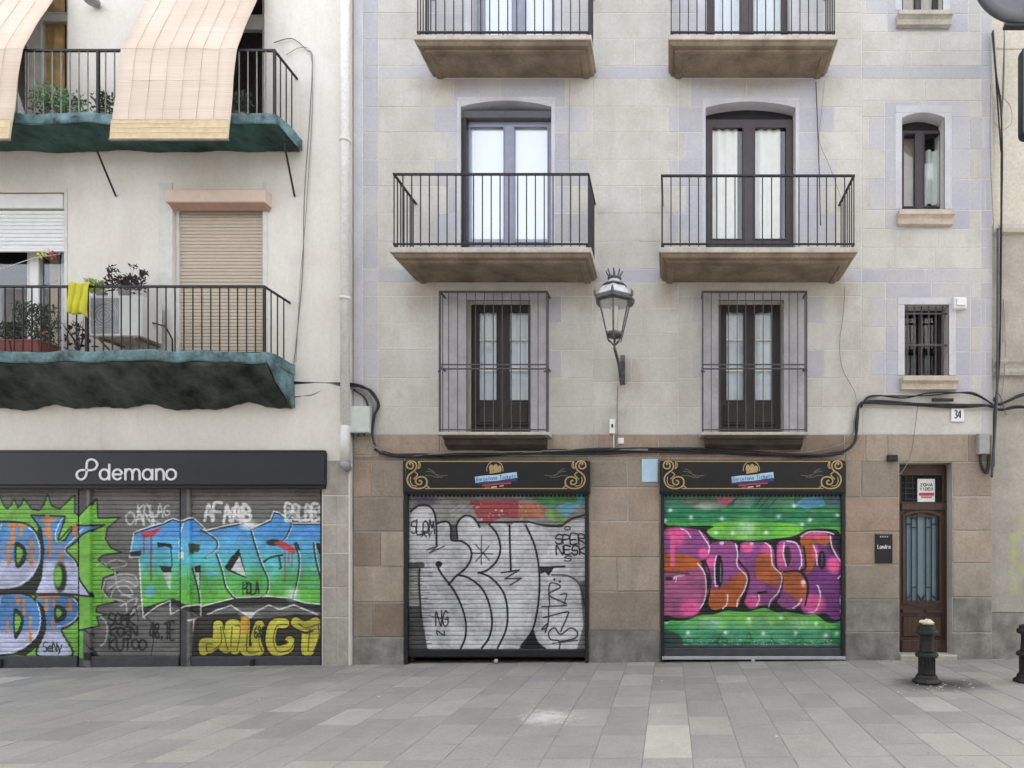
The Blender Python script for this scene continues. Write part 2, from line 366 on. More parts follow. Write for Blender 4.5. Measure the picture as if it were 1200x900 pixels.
def paving():
    m, t, b = newmat('street_stone')
    pos = N(t, 'ShaderNodeNewGeometry').outputs['Position']
    oi = N(t, 'ShaderNodeObjectInfo').outputs['Random']
    c = ramp(t, oi, [(0,(.245,.238,.232,1)),(.2,(.29,.281,.272,1)),(.4,(.255,.249,.244,1)),(.6,(.305,.294,.28,1)),(.75,(.27,.264,.258,1)),(.86,(.335,.32,.292,1)),(.93,(.29,.279,.264,1)),(1,(.42,.405,.375,1))])
    c = mix(t, c, ramp(t, noise(t, pos, 2.7, 7, .7, (1, .7, 1)), [(.36, (.90,.89,.875,1)), (.66, (1.05,1.04,1.01,1))]), 1, 'MULTIPLY')
    c = mix(t, c, ramp(t, noise(t, pos, 1.1, 6, .65), [(.3, BW(.92)), (.7, BW(1.06))]), 1, 'MULTIPLY')
    c = mix(t, c, ramp(t, noise(t, pos, 45, 6, .8), [(.3, BW(.80)), (.7, BW(1.14))]), 1, 'MULTIPLY')
    # grime and spilt dust of irregular outline round the foot of the bollard and gum specks
    vor = N(t, 'ShaderNodeTexVoronoi'); vor.inputs['Scale'].default_value = 3.4; t.links.new(pos, vor.inputs['Vector'])
    c = mix(t, (.12,.12,.12,1), c, ramp(t, vor.outputs['Distance'], [(.030, BW(.30)), (.055, BW(1))]))
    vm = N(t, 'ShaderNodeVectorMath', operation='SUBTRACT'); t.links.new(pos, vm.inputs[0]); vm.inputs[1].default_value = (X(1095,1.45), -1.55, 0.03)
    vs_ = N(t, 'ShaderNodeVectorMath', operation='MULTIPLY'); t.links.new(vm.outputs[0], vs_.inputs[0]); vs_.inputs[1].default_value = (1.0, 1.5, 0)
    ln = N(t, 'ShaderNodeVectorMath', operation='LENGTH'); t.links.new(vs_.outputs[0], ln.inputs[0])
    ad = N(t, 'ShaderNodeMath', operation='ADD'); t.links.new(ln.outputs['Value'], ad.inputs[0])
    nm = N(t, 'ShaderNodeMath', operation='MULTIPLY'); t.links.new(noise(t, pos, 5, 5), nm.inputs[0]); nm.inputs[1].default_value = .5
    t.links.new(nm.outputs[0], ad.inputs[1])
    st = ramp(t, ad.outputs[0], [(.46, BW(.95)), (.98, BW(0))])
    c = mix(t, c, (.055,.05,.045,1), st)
    v2 = N(t, 'ShaderNodeVectorMath', operation='DISTANCE'); t.links.new(pos, v2.inputs[0]); v2.inputs[1].default_value = (-1.23, -2.85, -.01)
    a2 = N(t, 'ShaderNodeMath', operation='ADD'); t.links.new(v2.outputs['Value'], a2.inputs[0]); n2 = N(t, 'ShaderNodeMath', operation='MULTIPLY'); t.links.new(noise(t, pos, 9, 6, .75), n2.inputs[0]); n2.inputs[1].default_value = .8; t.links.new(n2.outputs[0], a2.inputs[1])
    c = mix(t, c, (.56,.55,.54,1), ramp(t, a2.outputs[0], [(.45, BW(.8)), (.72, BW(0))]))
    t.links.new(c, b.inputs['Base Color'])
    b.inputs['Roughness'].default_value = .62; b.inputs['Specular IOR Level'].default_value = .35
    bp = N(t, 'ShaderNodeBump'); bp.inputs['Strength'].default_value = .35; bp.inputs['Distance'].default_value = .006
    t.links.new(noise(t, pos, 30, 6, .75), bp.inputs['Height']); t.links.new(bp.outputs[0], b.inputs['Normal'])
    return m
M['paving'] = paving()
M['grout'] = plain('dark_joint_sand', (.22,.215,.21,1), .95, 0, .35)

# ------------------------------------------------------------------ drawing flat paint (graffiti) into generated images
FONT = {  # strokes in a unit box, y up
'A':[[(0,0),(.5,1),(1,0)],[(.2,.4),(.8,.4)]],'B':[[(0,0),(0,1),(.7,.95),(.75,.6),(0,.52),(.9,.45),(.85,.05),(0,0)]],'C':[[(1,.9),(.4,1),(0,.5),(.4,0),(1,.1)]],
'D':[[(0,0),(0,1),(.7,.9),(1,.5),(.7,.1),(0,0)]],'E':[[(1,1),(0,1),(0,0),(1,0)],[(0,.5),(.8,.5)]],'F':[[(1,1),(0,1),(0,0)],[(0,.5),(.8,.5)]],
'G':[[(1,.85),(.5,1),(0,.5),(.4,0),(1,.2),(1,.5),(.6,.5)]],'H':[[(0,0),(0,1)],[(1,0),(1,1)],[(0,.5),(1,.5)]],'I':[[(.5,0),(.5,1)]],'J':[[(.9,1),(.9,.2),(.5,0),(.1,.2)]],
'K':[[(0,0),(0,1)],[(1,1),(0,.45),(1,0)]],'L':[[(0,1),(0,0),(1,0)]],'M':[[(0,0),(.1,1),(.5,.4),(.9,1),(1,0)]],'N':[[(0,0),(0,1),(1,0),(1,1)]],
'O':[[(.5,1),(.05,.8),(0,.3),(.5,0),(1,.3),(.95,.8),(.5,1)]],'P':[[(0,0),(0,1),(.9,.9),(.9,.55),(0,.45)]],'R':[[(0,0),(0,1),(.9,.9),(.85,.55),(0,.48),(1,0)]],
'S':[[(1,.9),(.5,1),(.05,.8),(.15,.55),(.9,.42),(.9,.1),(.4,0),(0,.12)]],'T':[[(0,1),(1,1)],[(.5,1),(.5,0)]],'U':[[(0,1),(.05,.2),(.5,0),(.95,.2),(1,1)]],
'V':[[(0,1),(.5,0),(1,1)]],'X':[[(0,0),(1,1)],[(0,1),(1,0)]],'Y':[[(0,1),(.5,.5),(1,1)],[(.5,.5),(.5,0)]],'Z':[[(0,1),(1,1),(0,0),(1,0)]],
'3':[[(0,.9),(.5,1),(.95,.8),(.5,.55),(1,.25),(.5,0),(0,.1)]],'4':[[(.75,0),(.75,1),(0,.3),(1,.3)]],'8':[[(.5,.55),(.1,.8),(.5,1),(.9,.8),(.5,.55),(.05,.25),(.5,0),(.95,.25),(.5,.55)]],
'1':[[(.3,.8),(.6,1),(.6,0)]],'6':[[(.8,1),(.2,.6),(.1,.2),(.5,0),(.9,.2),(.7,.5),(.2,.4)]],' ':[],'.':[[(.4,0),(.5,.08)]],
'a':[[(.9,.6),(.4,.66),(.05,.33),(.4,0),(.9,.1)],[(.9,.65),(.9,0)]],'e':[[(0,.33),(.95,.36),(.6,.66),(.1,.5),(.1,.1),(.5,0),(.9,.1)]],'n':[[(.05,0),(.05,.65)],[(.05,.45),(.5,.66),(.9,.5),(.9,0)]],
'o':[[(.5,.66),(.05,.5),(.05,.15),(.5,0),(.95,.15),(.95,.5),(.5,.66)]],'r':[[(.1,0),(.1,.65)],[(.1,.45),(.5,.66),(.8,.6)]],'s':[[(.9,.6),(.3,.66),(.1,.5),(.8,.25),(.8,.05),(.1,0)]],
't':[[(.4,.95),(.4,.1),(.8,0)],[(.05,.65),(.8,.65)]],'i':[[(.5,0),(.5,.62)],[(.5,.82),(.5,.88)]],'l':[[(.5,0),(.5,1)]],'c':[[(.9,.6),(.4,.66),(.05,.33),(.4,0),(.9,.08)]],
'd':[[(.9,.6),(.4,.66),(.05,.33),(.4,0),(.9,.1)],[(.9,1),(.9,0)]],'k':[[(.1,0),(.1,1)],[(.8,.65),(.1,.3),(.85,0)]],'y':[[(0,.65),(.45,.05)],[(.9,.65),(.3,-.3)]],'b':[[(.1,1),(.1,0)],[(.1,.1),(.6,0),(.95,.33),(.6,.66),(.1,.55)]]}
class Canvas:
    def __init__(s, px0, py0, px1, py1, S, base):
        s.px0, s.py0, s.px1, s.py1, s.S = px0, py0, px1, py1, S
        s.W, s.H = int((px1-px0)*S), int((py1-py0)*S)
        s.a = np.zeros((s.H, s.W, 3), np.float32); s.a[:] = np.array(base, np.float32)/255
        s.zx, s.zy, s.zs = 0, 0, 1
    def view(s, zx, zy, zs): s.zx, s.zy, s.zs = zx, zy, zs; return s    # following coordinates are those of an enlarged crop
    def T(s, p): return (((p[0]/s.zs+s.zx)-s.px0)*s.S, ((p[1]/s.zs+s.zy)-s.py0)*s.S)
    def _blend(s, y0, y1, x0, x1, m, c, al):
        if callable(c):
            yy = (np.arange(y0, y1)/s.S+s.py0-s.zy)*s.zs; cc = np.array([c(v) for v in yy], np.float32)[:, None, :]/255
        else: cc = np.array(c, np.float32)/255
        m = (m*al)[..., None]; s.a[y0:y1, x0:x1] = s.a[y0:y1, x0:x1]*(1-m)+cc*m
    def poly(s, pts, c, al=1, smooth=True, k=5):
        P = [s.T(p) for p in pts]
        if smooth: P = spline(P, k, True)
        P = np.array(P); x0 = max(0, int(P[:,0].min())); x1 = min(s.W, int(P[:,0].max())+2); y0 = max(0, int(P[:,1].min())); y1 = min(s.H, int(P[:,1].max())+2)
        if x1 <= x0 or y1 <= y0: return
        gx, gy = np.meshgrid(np.arange(x0, x1)+.5, np.arange(y0, y1)+.5); ins = np.zeros(gx.shape, bool)
        for i in range(len(P)):
            (ax, ay), (bx, by) = P[i-1], P[i]
            if ay == by: continue
            ins ^= ((ay > gy) != (by > gy)) & (gx < (bx-ax)*(gy-ay)/(by-ay)+ax)
        s._blend(y0, y1, x0, x1, ins.astype(np.float32), c, al)
    def stroke(s, pts, wd, c, al=1, smooth=True, soft=1.2, closed=False):
        P = [s.T(p) for p in pts]
        if smooth and len(P) > 2: P = spline(P, 5, closed)
        r = wd/s.zs*s.S/2; A = np.array(P)
        x0 = max(0, int(A[:,0].min()-r-3)); x1 = min(s.W, int(A[:,0].max()+r+4)); y0 = max(0, int(A[:,1].min()-r-3)); y1 = min(s.H, int(A[:,1].max()+r+4))
        if x1 <= x0 or y1 <= y0: return
        m = np.zeros((y1-y0, x1-x0), np.float32)
        for i in range(len(A)-1):
            (ax, ay), (bx, by) = A[i], A[i+1]
            u0 = max(x0, int(min(ax,bx)-r-3)); u1 = min(x1, int(max(ax,bx)+r+4)); v0 = max(y0, int(min(ay,by)-r-3)); v1 = min(y1, int(max(ay,by)+r+4))
            if u1 <= u0 or v1 <= v0: continue
            gx, gy = np.meshgrid(np.arange(u0, u1)+.5, np.arange(v0, v1)+.5)
            dx, dy = bx-ax, by-ay; L = dx*dx+dy*dy+1e-9
            tt = np.clip(((gx-ax)*dx+(gy-ay)*dy)/L, 0, 1); dd = np.hypot(gx-ax-tt*dx, gy-ay-tt*dy)
            mm = np.clip((r-dd)/soft+.5, 0, 1).astype(np.float32)
            sub = m[v0-y0:v1-y0, u0-x0:u1-x0]; np.maximum(sub, mm, out=sub)
        s._blend(y0, y1, x0, x1, m, c, al)
    def ell(s, cx, cy, rx, ry, c, al=1, soft=.15, rot=0):
        X0, Y0 = s.T((cx, cy)); f = s.S/s.zs; rx *= f; ry *= f; q = max(rx, ry)*(1+soft)+2
        x0 = max(0, int(X0-q)); x1 = min(s.W, int(X0+q)+1); y0 = max(0, int(Y0-q)); y1 = min(s.H, int(Y0+q)+1)
        if x1 <= x0 or y1 <= y0: return
        gx, gy = np.meshgrid(np.arange(x0, x1)-X0, np.arange(y0, y1)-Y0)
        ca, sa = math.cos(rot), math.sin(rot); ux = gx*ca+gy*sa; uy = -gx*sa+gy*ca
        dd = np.sqrt((ux/rx)**2+(uy/ry)**2); s._blend(y0, y1, x0, x1, np.clip((1+soft-dd)/(2*soft+1e-3), 0, 1).astype(np.float32), c, al)
    def text(s, txt, x0, y0, x1, y1, wd, c, al=1, jit=.08):
        n = len(txt); cw = (x1-x0)/n
        for i, ch in enumerate(txt):
            for st in FONT.get(ch, []):
                s.stroke([(x0+cw*(i+.08+(p[0]+rng.uniform(-jit, jit))*.84), y1-(y1-y0)*(p[1]+rng.uniform(-jit, jit))) for p in st], wd, c, al)
    def finish(s, name, grain=.05, sat=.84, gain=.95):
        # sprayed edges: neighbouring samples scattered, then softened; colours faded and grimed
        jy = np.clip(np.arange(s.H)[:, None]+rng.randint(-1, 2, (s.H, s.W)), 0, s.H-1); jx = np.clip(np.arange(s.W)[None, :]+rng.randint(-1, 2, (s.H, s.W)), 0, s.W-1)
        b_ = s.a[jy, jx]; b_ = (b_+np.roll(b_, 1, 0)+np.roll(b_, 1, 1)+np.roll(b_, -1, 0)+np.roll(b_, -1, 1))/5; s.a = b_.astype(np.float32)
        def lown(c):
            q = rng.rand(s.H//c+3, s.W//c+3); yy = np.arange(s.H)/c; xx = np.arange(s.W)/c; y0 = yy.astype(int); x0 = xx.astype(int); fy = (yy-y0)[:, None]; fx = (xx-x0)[None, :]
            return (q[y0][:, x0]*(1-fy)*(1-fx)+q[y0+1][:, x0]*fy*(1-fx)+q[y0][:, x0+1]*(1-fy)*fx+q[y0+1][:, x0+1]*fy*fx)
        g_ = .45*lown(90)+.3*lown(35)+.25*lown(12)
        lum = s.a.mean(2, keepdims=True); s.a = lum+(s.a-lum)*sat
        s.a = s.a*(1-.26*np.clip((g_-.38)*2.2, 0, 1))[..., None]
        s.a = (s.a*.93+.035)*gain
        for _ in range(int(s.W/9)):                      # scuffs and scratches
            x = rng.randint(0, s.W-8); y = rng.randint(0, s.H-4); l = rng.randint(4, 40); s.a[y:y+rng.randint(1, 3), x:x+l] *= rng.uniform(.55, .9)
        for _ in range(int(s.W/22)):
            x = rng.randint(0, s.W-4); y = rng.randint(0, s.H-30); s.a[y:y+rng.randint(10, 70), x:x+rng.randint(1, 3)] *= rng.uniform(.7, .93)
        nz = rng.rand(s.H//3+1, s.W//3+1); nz = np.kron(nz, np.ones((3, 3)))[:s.H, :s.W]
        s.a *= (1+grain*(nz-.5)*2)[..., None]
        # long horizontal wear along single slats
        rows = rng.rand(s.H//12+2, s.W//60+2); rows = np.kron(rows, np.ones((12, 60)))[:s.H, :s.W]
        s.a *= (1-.12*np.clip(rows-.55, 0, 1))[..., None]
        img = bpy.data.images.new(name, s.W, s.H); buf = np.ones((s.H, s.W, 4), np.float32)
        buf[..., :3] = np.clip(s.a[::-1], 0, 1); img.pixels.foreach_set(buf.ravel()); img.update(); img.pack()
        m, t, b = newmat(name+'_paint'); ti = N(t, 'ShaderNodeTexImage'); ti.image = img; ti.extension = 'EXTEND'
        pos = N(t, 'ShaderNodeNewGeometry').outputs['Position']
        g = ramp(t, noise(t, pos, 5, 7, .75, (1, 1, 3)), [(.3, BW(.80)), (.65, BW(1.04))])
        t.links.new(mix(t, ti.outputs[0], g, 1, 'MULTIPLY'), b.inputs['Base Color']); b.inputs['Roughness'].default_value = .5
        b.inputs['Specular IOR Level'].default_value = .35
        return m
K = (22, 22, 26)
def paint_bry():
    c = Canvas(471, 574, 692, 776, 4, (150, 150, 147)).view(470, 570, 4.287)
    c.poly([(20,20),(960,20),(960,70),(20,70)], (140,140,138), 1, False)
    c.ell(120, 72, 60, 22, (80,75,120), .8, .4)
    c.poly([(345,75),(480,70),(590,72),(600,110),(590,160),(520,155),(430,180),(380,150),(362,110)], (178,68,76))
    c.poly([(588,75),(690,90),(738,128),(700,158),(585,162)], (205,120,88), 1, False)
    c.poly([(640,40),(930,40),(900,60),(860,90),(800,88),(765,115),(690,85)], (85,155,95), 1, False)
    c.poly([(870,40),(940,40),(940,90),(900,95)], (80,175,170), 1, False)
    c.poly([(770,112),(830,78),(900,88),(835,150),(805,142)], (110,195,230), 1, False)
    c.poly([(715,130),(770,118),(800,140),(835,160),(810,195),(750,165)], (135,190,100), 1, False)
    for _ in range(26): c.ell(rng.uniform(360,700), rng.uniform(85,165), rng.uniform(2,7), rng.uniform(2,6), (235,200,205), .8)
    for a in ((250,150,340,80),(270,165,360,95),(240,130,300,90)): c.stroke([(a[0],a[1]),(a[2],a[3])], 7, (175,175,175), .8)
    G = (214, 215, 222)
    c.poly([(40,260),(45,130),(85,102),(140,104),(168,140),(174,200),(190,183),(225,178),(248,205),(252,262),(275,268),(278,190),(310,150),(350,150),(385,200),(430,195),(480,180),(515,182),(538,205),(560,185),(600,183),(624,202),(640,168),(680,178),(720,205),(800,208),(860,170),(930,165),(935,300),(930,470),(905,500),(922,600),(918,700),(905,800),(880,822),(130,822),(108,660),(92,600),(88,400),(42,375)], G, 1, False)
    for y in range(60):
        yy = 400+y*7.1; c.stroke([(30+rng.uniform(0,50), yy), (118+rng.uniform(-20,40), yy)], 3.5, (70,72,75) if y % 2 else (200,200,205), .75, False)
    c.poly([(18,600),(95,600),(108,700),(130,822),(18,822)], (62,62,62), .9, False)
    c.poly([(895,480),(945,470),(945,822),(880,822),(915,700)], (90,90,92), .75, False)
    c.poly([(240,190),(276,190),(276,268),(246,268)], (70,70,70), .9, False)
    for y in range(70):
        c.stroke([(rng.uniform(40,800), rng.uniform(250,800))]*1+[(0,0)][:0]+[(rng.uniform(40,900), 0)][:0] or [(0,0)], 2, K) if False else None
    for st in ([(46,125),(80,98),(130,95),(163,130),(174,200),(175,295)], [(180,185),(222,176),(248,200),(250,268),(300,275),(343,308),(350,358),(322,410),(270,455),(236,495)],
      [(180,400),(200,440),(260,520),(300,600),(322,680),(320,760),(297,815)], [(285,445),(340,462),(402,512),(440,590),(455,680),(440,760),(402,815)],
      [(395,435),(450,460),(510,530),(532,620),(525,720),(482,815)], [(280,262),(278,190),(312,150),(350,150),(380,180),(392,205)],
      [(440,190),(480,240),(497,310),(480,372),(432,420),(385,435)], [(543,195),(545,300),(550,425)], [(626,198),(670,300),(692,420),(692,540),(680,640),(655,730),(600,805)],
      [(660,722),(680,780),(722,818)], [(90,410),(88,500),(98,660)]): c.stroke(st, 9.5, K)
    c.stroke([(380,180),(470,180),(540,180),(640,178),(700,192),(800,197),(850,165),(938,138)], 10, K, .9)
    c.ell(186, 390, 17, 15, K); c.poly([(655,735),(592,818),(712,818)], K, 1, False)
    c.poly([(695,402),(770,402),(740,452),(722,430),(700,440)], K, .9, False); c.stroke([(760,405),(820,402)], 9, K, .9, False)
    c.stroke([(755,445),(830,448),(880,475),(905,520),(920,600)], 8, K, .7)
    c.stroke([(45,400),(100,395)], 30, (60,60,60), .8, False)
    c.stroke([(500,435),(545,428),(592,420),(520,465),(602,462),(545,497)], 7, K, .9, False)
    for a in (((370,290),(442,372)),((440,300),(372,378)),((402,248),(400,392)),((358,335),(458,340))): c.stroke(a, 5, K, .85, False)
    c.stroke([(125,320),(180,300),(140,335),(215,300)], 6, K, .8, False)
    c.text('SLOM', 45, 172, 165, 235, 6, K); c.text('XY', 95, 225, 155, 255, 5, K)
    c.text('SPER', 772, 240, 925, 288, 7, K); c.text('NESK', 778, 300, 930, 342, 7, K); c.text('S', 815, 348, 860, 375, 5, K); c.text('O', 820, 200, 850, 218, 5, K)
    c.stroke([(745,600),(745,490),(800,505),(740,545),(830,590)], 7, K, .9); c.stroke([(800,545),(830,540),(815,600)], 6, K, .8)
    c.ell(768,468,6,6,K); c.ell(795,478,6,6,K)
    c.stroke([(705,605),(830,600)], 7, K, .9, False); c.stroke([(740,605),(735,700),(705,720),(735,690),(722,735)], 7, K, .9); c.stroke([(715,660),(830,632),(835,650),(800,730)], 7, K, .9)
    c.stroke([(790,830),(795,780),(750,770),(740,735),(770,712),(800,745),(850,712),(885,735),(870,765),(795,782)], 7, K, .9); c.stroke([(760,790),(885,775)], 5, K, .8)
    c.text('NG', 170, 625, 235, 700, 6, K); c.text('N', 175, 725, 215, 750, 6, K); c.stroke([(150,655),(230,670)], 5, K, .8)
    return c.finish('silver_graffiti', gain=1.0)
def paint_soner():
    c = Canvas(772, 574, 991, 776, 4, (40,95,75)).view(770, 570, 4.287)
    g = lambda y: (70,125,105) if y < 105 else (32,125,82) if y < 175 else (60,150,70) if y < 215 else (100,190,70) if y < 300 else (95,170,75) if y < 680 else (50,150,85) if y < 740 else (36,120,80)
    c.poly([(0,0),(980,0),(980,900),(0,900)], g, 1, False)
    for _ in range(240):
        x, y = rng.uniform(0,960), rng.choice([rng.uniform(100,260), rng.uniform(640,800)])
        cc = [(40,140,85),(110,200,75),(25,100,70),(80,180,90)][rng.randint(4)]
        c.stroke([(x,y),(x+rng.uniform(50,200),y+rng.uniform(-8,8))], rng.uniform(5,14), cc, .35)
    c.poly([(300,55),(395,55),(350,102),(320,90)], (200,95,120), 1, False); c.poly([(110,60),(300,60),(330,110),(200,118)], (110,110,95), .8, False)
    c.ell(265, 98, 70, 18, (170,200,180), .8, .3)
    c.poly([(690,95),(740,55),(830,50),(850,95),(760,115)], (95,165,205), .95, False); c.poly([(850,45),(945,45),(945,90),(860,95)], (80,110,125), .8, False)
    c.poly([(400,60),(500,50),(470,110),(380,105)], (110,150,135), .7, False); c.poly([(560,60),(690,50),(700,110),(560,110)], (90,160,125), .7, False)
    for a in ((350,105,400,60),(490,105,530,50),(520,105,565,50),(560,108,600,60),(690,60,700,110)): c.stroke([(a[0],a[1]),(a[2],a[3])], 5, (40,60,55), .8, False)
    c.poly([(255,215),(330,175),(480,180),(700,190),(735,225),(690,255),(300,255)], (118,200,68), .85)
    c.ell(450, 210, 50, 40, (190,230,200), .65, .6); c.ell(560, 225, 60, 40, (75,170,60), .5, .5)
    c.poly([(250,650),(330,640),(420,645),(550,635),(700,650),(860,690),(860,715),(300,715),(120,700)], (110,185,72), .8)
    c.ell(280, 690, 50, 30, (180,220,215), .6, .6); c.ell(520, 685, 60, 28, (150,210,170), .5, .6); c.ell(710, 690, 50, 25, (170,215,215), .5, .6)
    for cx, cy, rx, ry in ((215,735,110,65),(400,735,60,65),(525,735,60,62),(640,740,70,60),(800,745,80,50)):
        c.ell(cx, cy, rx, ry, (90,165,130), .55, .05); c.stroke([(cx-rx,cy),(cx-rx*.7,cy+ry*.7),(cx,cy+ry),(cx+rx*.7,cy+ry*.7),(cx+rx,cy)], 5, (45,80,70), .7)
    for _ in range(160): c.stroke([(rng.uniform(110,900),)*1+(0,)][:0]+[(lambda x,y:(x,y))(rng.uniform(110,900), rng.uniform(770,800))]*2, rng.uniform(3,8), (205,215,220), .55, False)
    c.poly([(0,730),(90,735),(130,800),(0,815)], (45,60,65), .85); c.poly([(0,800),(960,800),(960,900),(0,900)], (66,72,84), 1, False)
    for p in ((65,118),(170,155),(325,160),(612,150),(770,168),(908,145),(40,172),(380,235),(548,230),(45,682),(155,737),(343,735),(533,740),(697,738),(850,748),(905,740),(800,692),(730,190),(296,232),(462,668),(625,662),(690,96)):
        c.ell(p[0], p[1], 9, 9, (235,245,240), .95, .5); c.ell(p[0], p[1], 16, 12, (180,225,200), .4, .8)
    # letters
    out = [(22,225),(60,198),(130,202),(190,198),(285,200),(250,225),(290,262),(380,268),(470,272),(545,268),(640,258),(700,245),(755,218),(850,212),(915,228),(935,300),(945,420),(950,500),(962,580),(950,650),(900,685),(850,680),(800,645),(740,645),(660,632),(600,632),(540,612),(450,630),(350,625),(280,645),(215,648),(150,672),(80,672),(22,640)]
    c.poly(out, K, 1)
    P1 = (142,68,135); PK = (238,90,158); OR = (185,92,38); PD = (110,48,118); MV = (165,82,130)
    c.poly([(28,235),(70,210),(140,208),(215,222),(255,260),(268,310),(262,345),(225,372),(150,370),(110,350),(28,350)], P1)
    c.poly([(28,350),(110,342),(170,362),(225,400),(245,460),(245,540),(225,600),(190,645),(120,660),(60,650),(28,620)], MV)
    c.poly([(28,350),(120,338),(190,360),(225,395),(150,425),(40,432)], OR, .95)
    c.ell(100, 235, 65, 28, PK, .9, .4); c.stroke([(78,240),(78,395)], 24, PK, .85); c.ell(165, 610, 48, 44, PK, .9, .3); c.ell(110,268,28,35,PK,.8,.4)
    c.stroke([(35,432),(110,434),(160,440)], 8, (90,35,60), .9); c.ell(58,462,18,10,K,.9)
    c.poly([(270,290),(330,275),(380,280),(410,300),(405,360),(420,400),(455,440),(440,520),(415,570),(400,605),(350,605),(290,618),(262,590),(258,520),(275,470),(245,420),(250,380),(265,340)], P1)
    c.poly([(258,515),(300,520),(360,480),(400,440),(452,440),(440,520),(420,570),(405,605),(350,605),(290,622),(258,590)], OR, .9)
    c.ell(235,335,28,26,PK,.9,.3); c.ell(270,380,28,28,PK,.9,.3); c.ell(312,425,20,82,K,1,.05); c.stroke([(320,390),(320,480)], 4, (150,170,190), .8, False)
    c.poly([(420,290),(470,282),(560,285),(590,330),(595,400),(625,445),(615,520),(575,590),(520,600),(480,600),(440,580),(455,520),(468,460),(425,410),(412,360)], P1)
    c.poly([(520,340),(575,345),(592,410),(622,450),(600,500),(540,480),(500,460),(495,380)], OR, .9); c.ell(455,305,32,26,PK,.9,.3); c.ell(550,320,30,28,PK,.75,.4)
    c.ell(480,580,38,34,PK,.95,.2); c.stroke([(510,535),(550,530)], 12, K, .9)
    c.poly([(600,300),(640,270),(700,280),(738,330),(742,400),(720,430),(752,480),(745,560),(700,615),(640,612),(600,570),(630,500),(625,440),(600,400)], P1)
    c.poly([(625,430),(700,428),(748,470),(750,540),(720,590),(690,560),(640,520)], OR, .9); c.ell(628,345,24,60,PK,.8,.3); c.ell(655,350,19,52,(60,40,60),1,.05); c.ell(735,485,12,17,(250,210,200),1,.3)
    c.poly([(722,262),(790,228),(870,232),(900,300),(935,400),(915,460),(940,500),(948,580),(935,650),(890,672),(850,640),(800,640),(750,640),(725,600),(755,540),(760,470),(735,430),(748,370)], PD)
    c.poly([(722,262),(790,235),(860,245),(862,300),(800,290),(790,400),(750,440),(748,360)], OR, .92); c.ell(790,245,60,16,PK,.9,.4); c.ell(890,395,36,40,PK,.95,.3); c.ell(785,590,60,48,PK,.9,.3)
    c.ell(795,330,18,40,PK,.8,.3); c.ell(830,370,19,48,K,1,.06); c.stroke([(830,335),(830,400)], 4, (120,120,140), .8, False); c.ell(890,300,30,40,(50,35,60),.8,.3)
    for st in ([(240,372),(262,430),(268,500),(250,600)],[(415,300),(410,370),(462,445),(445,550),(418,612)],[(598,300),(600,400),(632,460),(615,550),(575,610)],[(738,300),(750,400),(728,432),(762,500),(745,600)],[(640,430),(700,425),(740,440)]): c.stroke(st, 9, K, .95)
    Wh = (240,225,240)
    for st in ([(205,388),(240,440),(247,520),(238,575),(218,612)],[(212,222),(238,262),(262,300),(258,338)],[(120,212),(150,228),(170,258)],[(298,350),(290,400),(293,495),(305,500)],[(395,288),(406,340),(404,400),(452,455),(440,520),(408,570),(402,606)],
      [(545,284),(572,310),(582,395),(628,450),(612,530),(575,570),(562,606)],[(655,275),(700,285),(722,330),(728,390),(715,415)],[(640,285),(636,340),(650,400)],[(725,252),(760,230),(800,226),(860,230),(890,240)],[(872,250),(880,300),(905,350),(935,400),(930,440),(912,462)],
      [(808,497),(822,540),(815,590),(795,628),(765,632)],[(355,545),(352,590),(330,615)],[(512,545),(515,570),(500,600)],[(728,565),(715,590),(685,612)],[(785,292),(800,330),(806,395)]): c.stroke(st, 7, Wh, .9)
    c.ell(930,572,11,28,(190,200,240),1,.2); c.ell(925,628,6,10,(200,200,240),1); c.ell(475,288,11,8,Wh,.9); c.ell(325,285,12,9,Wh,.9); c.stroke([(85,465),(95,452),(135,448)], 8, Wh, .9); c.stroke([(98,455),(95,480)], 6, Wh, .8)
    return c.finish('soner_graffiti', sat=.95, gain=1.10)
